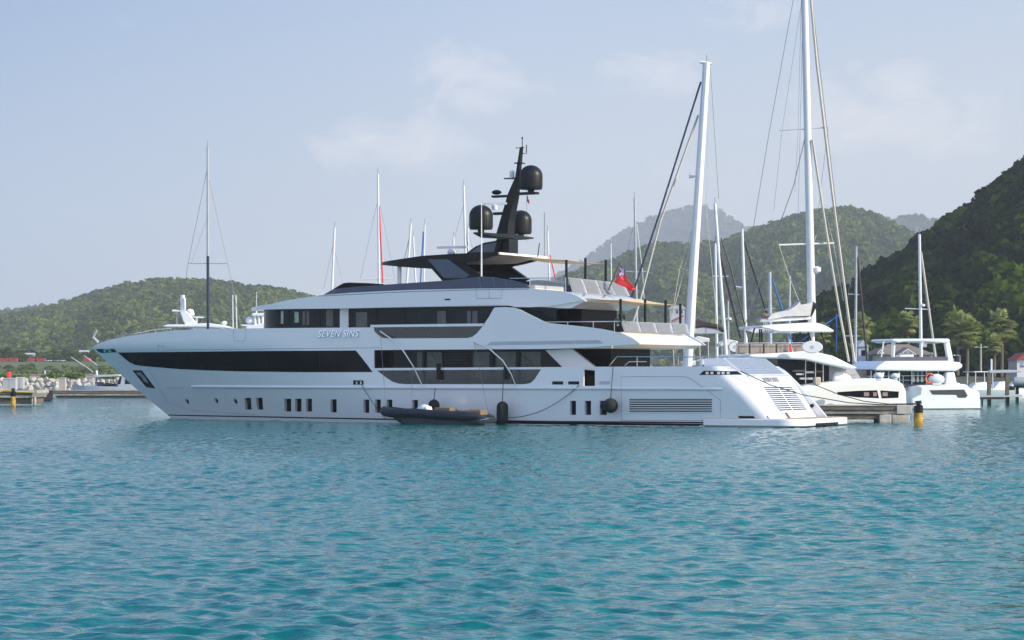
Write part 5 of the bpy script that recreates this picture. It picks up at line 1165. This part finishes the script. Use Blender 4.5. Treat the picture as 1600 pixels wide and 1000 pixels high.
# ================================================================ right shore: bank, houses, palms, lamp
def bank(name, x0, x1, prof, m):
    V = []; xs = np.linspace(x0, x1, 40)
    for Y, z in prof: V.append([((x-800)/F*Y, Y, z+.12*math.sin(x*.3+Y)) for x in xs])
    return tag(MB().grid(V).build(name, m, None, 40), kind='structure')
bank('right_bank', 1230, 1900, [(355, -1), (362, .9), (372, 1.3), (430, 1.6), (475, 2.0), (520, 3)], mat('bank_earth', (.10, .09, .06), .95, c2=(.06, .08, .03), scale=.2))
def palm(px, yc, ybase, D, r, label, seed):
    g = np.random.default_rng(seed); fr = at_frame(px, D); o = fr.empty('palm_tree', label, 'palm', 'fan palms in front of the dark wooded hill')
    zc = H+(HZ-yc)*D/F; zb = H+(HZ-ybase)*D/F
    MB().tube([(0, 0, zb-1), (.1, 0, zb+(zc-zb)*.5), (0, 0, zc)], [.34, .25, .22], 9).build('trunk', mat('palm_trunk', (.16, .13, .10), .9, bump=.5, bscale=8, var=.25) if 'palm_trunk' not in bpy.data.materials else bpy.data.materials['palm_trunk'], o)
    V, Q, T = [], [], []
    def leaf(c0, d, ln, droop, tint, w):
        d = d/np.linalg.norm(d); side = np.cross(d, [0, 0, 1.0]); side /= np.linalg.norm(side)+1e-6; n_ = np.cross(side, d)
        hub = c0+d*ln*.5
        for a in np.linspace(-1.25, 1.25, 11):
            t_ = hub+(d*math.cos(a)+side*math.sin(a))*ln*.55-np.array([0, 0, droop*ln*(.25+.3*abs(a))]); md = (hub+t_)/2+n_*.06+np.array([0, 0, .07*ln]); b = len(V)
            p = (side*math.cos(a)-d*math.sin(a))*w
            V.extend([hub, md-p, t_, md+p]); Q.append((b, b+1, b+2, b+3)); T.extend([tint]*4)
        b = len(V); p = side*.03; V.extend([c0-p, hub-p, hub+p, c0+p]); Q.append((b, b+1, b+2, b+3)); T.extend([tint]*4)
    for i in range(64):
        ph = g.random()*6.283; e_ = math.asin(min(.98, max(-.75, g.normal(.30, .62))))
        d = np.array([math.cos(ph)*math.cos(e_), math.sin(ph)*math.cos(e_), math.sin(e_)])
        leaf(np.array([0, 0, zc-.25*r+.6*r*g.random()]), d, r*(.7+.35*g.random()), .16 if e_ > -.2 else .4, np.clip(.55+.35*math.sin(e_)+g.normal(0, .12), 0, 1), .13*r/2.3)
    cr = obj('crown', fast_mesh('crown', V, Q, T), PALM, o); cr.data.polygons.foreach_set('use_smooth', np.zeros(len(Q), bool))
    V2, Q2 = [], []
    V[:], Q[:], T[:] = [], [], []
    for i in range(16):
        ph = g.random()*6.283; d = np.array([math.cos(ph)*.35, math.sin(ph)*.35, -1.0]); leaf(np.array([0, 0, zc-.2]), d, r*.75, .1, 0.5, .10)
    ds = obj('dead_leaf_skirt', fast_mesh('skirt', V, Q, T), PSKIRT, o); ds.data.polygons.foreach_set('use_smooth', np.zeros(len(Q), bool))
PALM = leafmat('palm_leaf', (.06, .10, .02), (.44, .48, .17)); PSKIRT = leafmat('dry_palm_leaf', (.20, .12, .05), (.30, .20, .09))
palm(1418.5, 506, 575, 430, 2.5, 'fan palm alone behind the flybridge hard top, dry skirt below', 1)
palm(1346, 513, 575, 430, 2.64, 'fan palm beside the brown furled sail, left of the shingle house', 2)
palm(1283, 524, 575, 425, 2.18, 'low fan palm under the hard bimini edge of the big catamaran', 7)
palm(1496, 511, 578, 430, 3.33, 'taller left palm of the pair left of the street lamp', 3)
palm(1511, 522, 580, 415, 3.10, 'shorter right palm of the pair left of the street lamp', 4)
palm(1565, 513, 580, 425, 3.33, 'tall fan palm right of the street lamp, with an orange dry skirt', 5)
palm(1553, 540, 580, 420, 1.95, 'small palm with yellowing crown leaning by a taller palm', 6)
LFr = at_frame(1532.5, 400); lp = LFr.empty('street_lamp', 'pale concrete street lamp with two arms between the palms', 'street lamp')
bar(LFr, [(1532.5, 582), (1532.5, 537)], 0, [.17, .12], LWIRE, 'lamp_post', lp, 8) if False else MB().tube([LFr.pt(1532.5, 582), LFr.pt(1532.5, 537)], [.17, .12], 8).build('lamp_post', LWIRE, lp)
for s in (-1, 1):
    MB().tube([LFr.pt(1532.5, 543), LFr.pt(1532.5+s*6, 542.4)], .06, 6).build('lamp_arm', LWIRE, lp); MB().box(LFr.pt(1532.5+s*7.5, 542.2), (.7, .3, .14)).build('lamp_head', LGREY, lp, 0, bevel=.03)
SHING = mat('grey_shingle_roof', (.24, .20, .16), .9, var=.2, scale=.6, bump=.5, bscale=3, stretch=(1, 1, 4))
HF = at_frame(1408, 385); hs_ = HF.empty('shingle_roof_house', 'low house with brown-grey shingle hip roof and two glazed gables', 'house')
s_ = 385/F
prism(HF, [(1368, 551), (1458, 551), (1458, 585), (1368, 585)], -1.2, -9, LGREY, 'wall', hs_, 0)
def hip(name, x0, x1, xr0, xr1, y0, y1, v0, v1, m, parent):
    a = [HF.pt(x0, y0, v0), HF.pt(x1, y0, v0)]; zb = a[0][2]; zt = HF.pt(xr0, y1, v0)[2]; u = lambda x: HF.pt(x, y0, v0)[0]; vm = (v0+v1)/2
    ring = [(u(x0), -v0, zb), (u(x1), -v0, zb), (u(x1), -v1, zb), (u(x0), -v1, zb)]
    mb = MB(); mb.add(ring+[(u(xr0), -vm, zt), (u(xr1), -vm, zt)], [(0, 1, 5, 4), (1, 2, 5), (2, 3, 4, 5), (3, 0, 4), (3, 2, 1, 0)]); return mb.build(name, m, parent, 0)
hip('roof', 1363, 1462, 1395, 1428, 554, 537.5, 0, -10, SHING, hs_)
for xa, xb, xm, ya, yb in ((1367, 1386, 1376, 553, 543.5), (1402, 1436, 1418.5, 554, 542.8)):
    g_ = prism(HF, [(xa, ya), (xb, ya), (xm, yb)], 1.2, -5, SHING, 'gable_roof', hs_, 0)
    prism(HF, [(xa+2.5, ya+.2), (xb-2.5, ya+.2), (xm, yb+2.2)], 1.24, 1.1, WHITE, 'gable_frame', g_, 0)
    prism(HF, [(xa+5, ya-.4), (xb-5, ya-.4), (xm, yb+3.8)], 1.27, 1.2, mat('gable_glass', (.20, .25, .30), .15) if 'gable_glass' not in bpy.data.materials else bpy.data.materials['gable_glass'], 'gable_window', g_, 0)
    for x in ((xa+xm)/2+1, xm, (xb+xm)/2-1): prism(HF, [(x-.4, ya-.4), (x+.4, ya-.4), (x+.4, yb+6), (x-.4, yb+6)], 1.30, 1.2, WHITE, 'glazing_bar', g_, 0)
prism(HF, [(1440, 536), (1448, 536), (1448, 542.5), (1440, 542.5)], -4, -5, LGREY, 'roof_unit', hs_, .05)
GF = at_frame(1349, 390); gh = GF.empty('gabled_house', 'narrow pale blue-white gabled house beside the shingle roof house', 'house')
prism(GF, [(1341, 541), (1357, 541), (1357, 585), (1341, 585)], 0, -7, mat('pale_blue_wall', (.48, .56, .68), .8), 'wall', gh, 0)
prism(GF, [(1339.5, 541.5), (1358.5, 541.5), (1349, 531.5)], .3, -7.3, LGREY, 'roof', gh, 0)
prism(GF, [(1346, 547), (1352, 547), (1352, 556), (1346, 556)], .03, -.1, DGLASS, 'window', gh, 0)
BF = at_frame(1612, 400); bh_ = BF.empty('red_roof_house', 'white house with red roof at the right edge of the shore', 'house')
prism(BF, [(1589, 562), (1640, 562), (1640, 590), (1589, 590)], 0, -7, WHITE, 'wall', bh_, 0)
prism(BF, [(1587.5, 562.5), (1642, 562.5), (1626, 551), (1603, 551)], .4, -7.5, mat('red_roof', (.34, .07, .04), .8, var=.15), 'roof', bh_, 0)
prism(BF, [(1594, 566), (1599, 566), (1599, 574), (1594, 574)], .03, -.1, LGREY, 'window', bh_, 0)
MB().lathe([(.7, 0), (.9, .3), (.5, .9)], BF.pt(1602, 574, 1.5), 12).build('satellite_dish', WHITE, bh_)
# house on the middle hill
def onhill(pos, px, py):
    best = min(np.linspace(0, .95, 200), key=lambda t: abs((HZ-(pos(np.array(float(px)), np.array(t))[2]-H)*F/pos(np.array(float(px)), np.array(t))[1])-py)); X, Y, Z = pos(np.array(float(px)), np.array(best)); return float(X), float(Y), float(Z)
X, Y, Z = onhill(p_m, 1062, 505); WF = Frame((1062-800)/F*(Y-14), Y-14, 0)
wh = WF.empty('hillside_house', 'white house with red awning roof on the wooded hillside between masts', 'house')
prism(WF, [(1047, 482), (1070, 482), (1070, 512), (1047, 512)], 0, -8, mat('hill_house_wall', (.55, .58, .62), .8), 'wall', wh, 0)
prism(WF, [(1044, 483), (1073, 483), (1066, 477), (1051, 477)], .6, -8.6, LGREY, 'roof', wh, 0)
prism(WF, [(1043, 503), (1068, 492), (1068, 495), (1043, 506)], 2.5, -.2, REDP, 'awning_roof', wh, 0)
for x in (1051, 1058, 1065): prism(WF, [(x-1.6, 485), (x+1.6, 485), (x+1.6, 490), (x-1.6, 490)], .06, -.1, DGLASS, 'window', wh, 0)

# ================================================================ left: motor yachts, docks, breakwater, far bank
M1 = at_frame(305, 235); m1 = M1.empty('motor_yacht', 'white motor yacht with swept radar arch, upperworks showing above the bow', 'yacht', 'white motor yachts behind the bow')
hull_mb(20, 6, 2.4, 1.5).build('hull', WHITE, m1, 40)
prism(M1, [(262, 530), (268, 518), (345, 517), (356, 530), (356, 560), (262, 560)], 1.8, -1.8, WHITE, 'deckhouse', m1, .15)
prism(M1, [(270, 520), (340, 519), (348, 527), (270, 527)], 1.84, 1.7, DGLASS, 'window', m1, 0)
prism(M1, [(254, 509), (262, 507), (285, 507), (325, 504.5), (350, 508), (362, 513), (352, 513), (320, 511), (256, 511)], 2.2, -2.2, WHITE, 'fly_roof', m1, .08)
prism(M1, [(300, 511), (345, 511), (345, 516), (300, 516)], 1.6, -1.6, WHITE, 'flybridge', m1, .05)
for v in (1.9, -1.5): prism(M1, [(280.5, 485.5), (289, 485), (296, 490), (303, 500), (306, 506), (290, 508), (286, 502)], v, v-.4, WHITE, 'radar_arch', m1, .08)
prism(M1, [(280.5, 485.5), (289, 485), (290, 487), (281, 487.5)], 1.9, -1.9, WHITE, 'arch_beam', m1, .03)
bar(M1, [(285.3, 486), (285.3, 461)], 0, .22, WHITE, 'light_mast', m1, 8); bar(M1, [(289, 484), (288.5, 466)], .2, .12, WHITE, 'antenna', m1)
bar(M1, [(269, 485.5), (286, 486)], .0, .12, WHITE, 'radar_scanner', m1); bar(M1, [(276, 488), (276.5, 507)], .6, .03, ALUG, 'antenna', m1)
for px, py, r_ in ((297, 486.5, .38), (298.5, 490.5, .36), (350.5, 504.5, .3)): MB().ball(M1.pt(px, py, .5), r_, 12, 8, (1, 1, .7)).build('dome', WHITE, m1)
prism(M1, [(299, 494.3), (317, 495), (317, 496.6), (304, 496.6)], .6, -.6, WHITE, 'sun_visor', m1, .03); bar(M1, [(308, 496), (306, 505)], 0, .15, WHITE, 'visor_post', m1)
M2 = at_frame(396, 250); m2 = M2.empty('motor_yacht', 'white motor yacht whose flybridge shows under the wheelhouse brow', 'yacht', 'white motor yachts behind the bow')
hull_mb(18, 5.5, 2.2, 1.5).build('hull', WHITE, m2, 40)
prism(M2, [(374, 520), (432, 520), (440, 560), (374, 560)], 1.6, -1.6, WHITE, 'deckhouse', m2, .1); prism(M2, [(380, 524), (426, 524), (428, 532), (380, 532)], 1.64, 1.5, DGLASS, 'window', m2, 0)
prism(M2, [(375, 507), (396, 507.4), (396, 509.6), (379, 509.6)], 1.2, -1.2, WHITE, 'flybridge_roof', m2, .03); prism(M2, [(384, 509), (412, 505), (420, 512), (420, 522), (384, 522)], 1.4, -1.4, WHITE, 'flybridge', m2, .1)
prism(M2, [(394, 489), (415, 489), (416, 493), (393, 493.5)], .8, -.8, WHITE, 'arch_beam', m2, .05)
for x in (398, 404, 410): bar(M2, [(x, 492), (x+1, 507)], .4, .16, WHITE, 'arch_leg', m2)
MB().ball(M2.pt(390.5, 500.5, 0), .5, 12, 8, (1, 1, .8)).build('dome', WHITE, m2); bar(M2, [(400.5, 480), (401, 456)], 0, .035, ALU, 'antenna', m2); prism(M2, [(394, 480), (402, 479), (402, 482), (395, 483)], .3, -.3, WHITE, 'radar_scanner', m2, .03)
bar(M2, [(400.5, 489), (400.5, 480)], 0, .1, WHITE, 'light_mast', m2)
# docks
DF = at_frame(20, 206); d1 = DF.empty('wooden_dock', 'weathered wooden dock with yellow hose line at the left edge', 'dock')
prism(DF, [(-60, 612.5), (52, 612.5), (52, 616.4), (-60, 616.4)], 0, -6, PLANK, 'deck_beam', d1, .03); prism(DF, [(-60, 617), (52, 617), (52, 621.6), (-60, 621.6)], -.1, -5.8, CONC, 'fascia_board', d1, .02)
prism(DF, [(-60, 622), (50, 622), (50, 631.5), (-60, 631.5)], -.4, -5.5, PLANK, 'lower_beam', d1, .02); prism(DF, [(-60, 611.4), (53, 611.4), (53, 612.4), (-60, 612.4)], .05, -6.1, CONC, 'deck_boards', d1, 0)
prism(DF, [(50, 613), (58, 609), (59, 614), (53, 621), (50, 621)], .04, -5, CONC, 'end_block', d1, .03)
for x in (50.5, 54): prism(DF, [(x-1, 620), (x+1, 620), (x+1, 633), (x-1, 633)], -.1, -.5, CONC, 'dock_leg', d1, 0)
hsd = MB().tube([DF.pt(x, y, .1) for x, y in ((-50, 613), (-20, 612.4), (0, 612.6), (6, 610), (12, 609.2), (17, 611), (24, 612.4), (40, 612.6), (52, 613))], .07, 6).build('yellow_hose', mat('yellow_hose', (.72, .46, .05), .6)); hsd.location = (DF.X, DF.Y, 0); tag(hsd, 'yellow hose lying along the left wooden dock edge', 'hose')
pile(21, 607.5, 619.5, 201, .22, 'yellow and black mooring pile in front of the left wooden dock')
for x0, x1, y0, y1, lab, v in ((4, 24.5, 591.5, 608.5, 'larger white panel cabinet standing on the left wooden dock', -1.5), (25, 36, 590, 607, 'narrow white panel cabinet right of the larger one on the left dock', -2.4)):
    o = thing('dock_cabinet', Vector((DF.X, DF.Y, 0)), lab, 'cabinet', 'white cabinets on the docks'); b_ = prism(DF, [(x0, y0), (x1, y0), (x1, y1), (x0, y1)], v, v-.8, mat('cabinet_grey', (.40, .42, .44), .5) if 'cabinet_grey' not in bpy.data.materials else bpy.data.materials['cabinet_grey'], 'cabinet_body', o, .02)
    prism(DF, [(x0-.4, y0-.8), (x1+.4, y0-.8), (x1+.4, y0), (x0-.4, y0)], v+.06, v-.86, WHITE, 'cabinet_lid', o, 0); prism(DF, [((x0+x1)/2-.2, y0+1), ((x0+x1)/2+.2, y0+1), ((x0+x1)/2+.2, y1-1), ((x0+x1)/2-.2, y1-1)], v+.02, v-.02, GREY, 'door_gap', o, 0)
o = thing('red_cover', Vector((DF.X, DF.Y, 0)), 'red covered lifebuoy stand behind the left white cabinet', 'lifebuoy stand'); prism(DF, [(10.5, 581.5), (15.5, 581), (14.8, 590), (9.8, 590)], -2.6, -3.1, RED, 'cover', o, .05); bar(DF, [(12.5, 588), (12, 610)], -2.8, .05, LGREY, 'stand', o)
EF = at_frame(150, 268); d2 = EF.empty('floating_dock', 'long low floating dock running behind the yacht bow', 'dock')
prism(EF, [(62, 610.8), (262, 610.8), (262, 614.5), (62, 614.5)], 0, -3, PLANK, 'deck_beam', d2, .02); prism(EF, [(78, 615), (262, 615), (262, 618), (78, 618)], -.1, -2.9, CONC, 'fascia_board', d2, .02)
prism(EF, [(86, 618.4), (262, 618.4), (262, 622.6), (90, 622.6)], -.3, -2.6, PLANK, 'float', d2, 0); prism(EF, [(62, 609.6), (262, 609.6), (262, 610.6), (62, 610.6)], .05, -3.1, CONC, 'deck_boards', d2, 0)
KF = at_frame(70, 240); kb = KF.empty('dock_fender_block', 'dark dock block tied with two red straps beside the left dock', 'dock block')
prism(KF, [(64, 610), (78, 610), (78, 626), (64, 626)], 0, -1.6, PLANK, 'block_body', kb, .04)
for x in (65, 73.5): prism(KF, [(x-.5, 609), (x+.6, 609), (x+.6, 628), (x-.5, 628)], .05, -.02, REDP, 'strap', kb, 0)
prism(KF, [(67, 625), (76, 625), (75, 632), (68, 632)], -.2, -1.2, BLACK, 'block_leg', kb, 0)
o = thing('dock_cabinet', Vector((EF.X, EF.Y, 0)), 'tall beige-grey cabinet alone on the long floating dock', 'cabinet', 'white cabinets on the docks')
prism(EF, [(92, 590.5), (102, 590.5), (102, 610), (92, 610)], -.8, -1.5, mat('beige_grey', (.42, .40, .36), .7), 'cabinet_body', o, .03); prism(EF, [(91.6, 589.8), (102.4, 589.8), (102.4, 590.6), (91.6, 590.6)], -.75, -1.55, LGREY, 'cabinet_lid', o, 0)
# breakwater
bank('breakwater', -200, 330, [(372, -1), (378, .3), (386, 1.5), (392, 1.8), (400, 1.9), (410, 1.0), (420, -1)], mat('breakwater_fill', (.28, .26, .23), .95, c2=(.16, .15, .12), scale=.6))
rmeshes = []
for k in range(7):
    bm = bmesh.new(); bmesh.ops.create_icosphere(bm, subdivisions=2, radius=1.0); g = np.random.default_rng(40+k)
    planes = [(Vector(g.normal(size=3)).normalized(), .42+.33*g.random()) for _ in range(9)]
    for v_ in bm.verts:
        for n_, d_ in planes:
            q = v_.co.dot(n_)-d_
            if q > 0: v_.co -= n_*q
        v_.co += Vector(g.normal(0, .015, 3))
    me = bpy.data.meshes.new('boulder'); bm.to_mesh(me); bm.free(); me.materials.append(ROCKM); rmeshes.append(me)
g = np.random.default_rng(3)
for row, (y_, zz) in enumerate(((374.5, .15), (378.5, .75), (383.5, 1.35))):
    x = -70+row*4
    while x < 255:
        w = 6+7.5*g.random(); o = bpy.data.objects.new('boulder', rmeshes[int(g.integers(7))]); col.objects.link(o)
        Yb = y_+g.normal(0, .6); sz = w*Yb/F*.60; o.location = ((x+w/2-800)/F*Yb, Yb, zz+g.normal(0, .12)); o.scale = (sz*(1+.3*g.random()), sz, sz*(.75+.3*g.random())); o.rotation_euler = tuple(g.random(3)*6.28)
        tag(o, 'pale limestone boulder heaped on the breakwater behind the left dock', 'boulder', 'boulders of the breakwater'); x += w*1.02
C = []; Rr = []
for k in range(150):
    px = -60+320*g.random()
    if math.sin(px*.07+1)+.4*math.sin(px*.21) < -.35: continue
    Yb = 388+8*g.random(); C.append(((px-800)/F*Yb, Yb, 1.9+.25*g.random())); Rr.append(.35+.4*g.random())
q, tt = crowns(np.array(C), np.array(Rr), 60, .3, rng.random(len(C)))
bs = obj('breakwater_shrubs', fast_mesh('breakwater_shrubs', q, np.arange(len(q)).reshape(-1, 4), tt), leafmat('shrub_leaf', (.06, .11, .015), (.24, .32, .06))); bs.data.polygons.foreach_set('use_smooth', np.zeros(len(q)//4, bool)); tag(bs, kind='stuff')
VF = at_frame(90, 405); wl_o = VF.empty('sea_wall', 'low beige sea wall behind the breakwater shrubs', 'wall')
prism(VF, [(-120, 586), (262, 585.4), (262, 597), (-120, 597)], 0, -.8, mat('beige_render', (.46, .38, .28), .9, var=.12, scale=.8), 'wall_body', wl_o, 0); prism(VF, [(-120, 584.8), (262, 584.2), (262, 585.3), (-120, 585.9)], .12, -.9, CONC, 'coping', wl_o, 0)
o = thing('marker_post', at(70, 590, 396), 'white marker post standing in the breakwater shrubs', 'post'); MB().lathe([(.13, -.6), (.12, 1.1), (.03, 1.18)], (0, 0, 0), 8).build('post', WHITE, o); MB().lathe([(.16, .7), (.16, .85)], (0, 0, 0), 8).build('band', LGREY, o)
# far bank with road, containers, cars and sheds
bank('far_bank', -160, 420, [(870, -1), (880, 1.0), (905, 3.0), (930, 5.5), (938, 6.2), (975, 6.6), (1000, 7.5), (1060, 12)], mat('bank_grass', (.07, .11, .03), .95, c2=(.13, .15, .05), scale=.06))
def fbp(px, t): Y = 880+38*t; return (px-800)/F*Y, Y, .4+3.0*t
forest('far_bank_scrub', fbp, 420, -100, 300, .9, 2.0, 24, .42, LEAF, t0=-.05, tpow=1.2)
def hbp(px, t): Y = 962+75*t; return (px-800)/F*Y, Y, 5.4+4.0*t
forest('road_hedge', hbp, 700, -100, 320, 1.2, 2.6, 24, .45, LEAF2, t0=0, tpow=1)
for k, (px, w) in enumerate(((8, 13), (22.5, 13), (50, 10), (66, 13), (138, 11))):
    o = thing('red_container', at(px-2, 566, 945), ['red container leftmost in the row by the far road', 'red container second from the left by the far road', 'red container between two gaps left of the parked cars', 'red container right beside the parked cars on the far road', 'red container alone under the white shed by the far road'][k], 'container', 'red containers along the far road')
    z0 = 6.3-o.location.z; mb = MB().box((0, 0, z0+.72), (w*945/F, 1.8, 1.25)); mb.build('container_body', REDP, o, 0, bevel=.04)
    MB().box((0, 0, z0+1.4), (w*945/F+.1, 1.9, .1)).build('container_lid', RED, o, 0)
    cb_ = MB()
    for i in range(9): cb_.box((-w*945/F/2+.25+i*(w*945/F-.5)/8, -.92, z0+.72), (.08, .05, 1.1))
    MB().box((w*945/F/2+.03, 0, z0+.72), (.05, 1.5, 1.1)).build('container_lit_end', RED, o, 0)  # sunlit end painted in a brighter red than the shaded body
for k, (px, c, nm) in enumerate(((77, (.55, .56, .58), 'silver'), (82, (.75, .60, .35), 'cream yellow'), (87, (.08, .12, .2), 'dark blue'), (92, (.60, .42, .15), 'amber'), (96.5, (.25, .42, .40), 'pale green'))):
    o = thing('parked_car', ((px-800)/F*942, 942, 6.25), nm+' car parked in the short row on the far road', 'car', 'cars parked on the far road', rz=1.2)
    m_ = mat(nm.replace(' ', '_')+'_car_paint', c, .3, coat=.5)
    MB().loft([[(x, -.8, z) for x, z in ((-2, .35), (2, .35), (2, .8), (-2, .85))], [(x, .8, z) for x, z in ((-2, .35), (2, .35), (2, .8), (-2, .85))]]).build('body', m_, o, 0, bevel=.1)
    MB().loft([[(x, y, .83) for x, y in ((-1.6, -.72), (.9, -.72), (.9, .72), (-1.6, .72))], [(x, y, 1.45) for x, y in ((-1.2, -.6), (.3, -.6), (.3, .6), (-1.2, .6))]]).build('cabin', DGLASS, o, 0, bevel=.08)
    for a in (-1.25, 1.25):
        for b in (-.75, .75):
            wb_ = MB().lathe([(.33, -.1), (.33, .1)], (0, 0, 0), 12).build('wheel', BLACK, o); wb_.matrix_local = Matrix.Translation((a, b, .33)) @ Matrix.Rotation(math.pi/2, 4, 'X')
for px, py, w, D, lab in ((47, 558, 14, 990, 'small white shed left above the red containers'), (131.5, 553.5, 14, 1010, 'small white shed right above the lone red container')):
    o = thing('roadside_shed', at(px, py, D), lab, 'shed', 'white sheds above the far road'); L = w*D/F
    MB().box((0, 0, -.2), (L, 2.6, 2.4)).build('wall', GREY, o, 0); MB().loft([[(x, y, z) for y, z in ((-1.5, 1.0), (1.5, 1.0), (0, 1.75))] for x in (-L/2-.2, L/2+.2)]).build('roof', LGREY, o, 0); MB().box((L*.2, -1.31, -.4), (.9, .05, 1.7)).build('door', GREY, o, 0)
X, Y, Z = float((437-800)/F*2000), 2000.0, H+(HZ-462)*2000/F
lt_ = thing('ridge_tree', (X, Y, Z-1), 'single round tree standing on the left hill ridge', 'tree'); MB().tube([(0, 0, -1), (0, 0, 4.4)], [.5, .3], 7).build('trunk', mat('bark', (.12, .09, .06), .9), lt_)
q, tt = crowns(np.array([[0, 0, 6.0], [1.1, 0, 5.2], [-1.2, .3, 5.3]]), np.array([2.7, 1.9, 1.9]), 200, .24, np.array([.3, .4, .35])); cr = obj('crown', fast_mesh('crown', q, np.arange(len(q)).reshape(-1, 4), tt), LEAF2, lt_)
cr.data.polygons.foreach_set('use_smooth', np.zeros(len(q)//4, bool))
# boats left behind the bow
SF = at_frame(168, 288); sb = SF.empty('sport_fishing_boat', 'small sport boat with T-top and raised outriggers behind the long dock', 'motorboat')
hull_mb(8.5, 2.7, 1.1, math.pi+.15).build('hull', mat('boat_blue_grey', (.40, .46, .55), .4), sb, 40)
prism(SF, [(144, 587.5), (148, 586), (186, 585), (186, 588), (150, 589.5)], 1.0, -1.0, LGREY, 't_top', sb, .04)
for a, b in (((151, 588), (149, 610)), ((164, 588), (166, 605)), ((171, 588), (175, 606)), ((176, 587), (179, 600))): bar(SF, [a, b], .6, .05, CHAR, 't_top_leg', sb); 
prism(SF, [(151, 597), (160, 597), (164, 602), (164, 610), (151, 610)], .5, -.5, NAVYM, 'seat_cover', sb, .05); prism(SF, [(164, 598), (182, 600), (183, 612), (164, 612)], .6, -.6, CHAR, 'console', sb, .06)
bar(SF, [(152, 588), (150.5, 579)], 0, .14, WHITE, 'antenna', sb); bar(SF, [(111, 558), (136, 574), (146, 582)], .8, .04, ALU, 'outrigger', sb); bar(SF, [(132, 556), (152, 570.5)], -.8, .04, ALU, 'outrigger', sb)
TF = at_frame(205, 300); tf = TF.empty('covered_workboat', 'grey-white covered boat with dark doorway behind the yacht stem', 'workboat')
hull_mb(11, 3.6, 1.3, .1).build('hull', LGREY, tf, 40)
prism(TF, [(182, 611), (188, 589), (190, 580), (200, 583), (222, 590), (250, 600), (262, 611)], 1.2, -1.2, mat('blue_grey_tarp', (.42, .46, .54), .8, var=.08, bump=.3, bscale=3), 'cover', tf, .1)
prism(TF, [(196, 592), (205, 591.5), (203, 610), (194, 610)], 1.25, 1.1, CHAR, 'doorway', tf, 0); prism(TF, [(181, 606), (189, 583), (191, 583), (187, 607)], 1.24, 1.0, CHAR, 'cover_edge', tf, 0)
# ---------------------------------------------------------------- the sea air
hz = MB().box((0, 4240, 288), (11000, 8520, 580)).build('haze', WHITE, None, 0)
hm = bpy.data.materials.new('sea_haze'); hm.use_nodes = True; ht = hm.node_tree; ht.nodes.clear()
ho = ht.nodes.new('ShaderNodeOutputMaterial'); hv = ht.nodes.new('ShaderNodeVolumePrincipled')
hv.inputs['Color'].default_value = (.83, .91, 1, 1); hv.inputs['Density'].default_value = .00014; hv.inputs['Anisotropy'].default_value = -.05
ht.links.new(hv.outputs[0], ho.inputs['Volume']); hz.data.materials[0] = hm; tag(hz, kind='stuff')
sc.cycles.volume_step_rate = 4; sc.cycles.volume_max_steps = 64
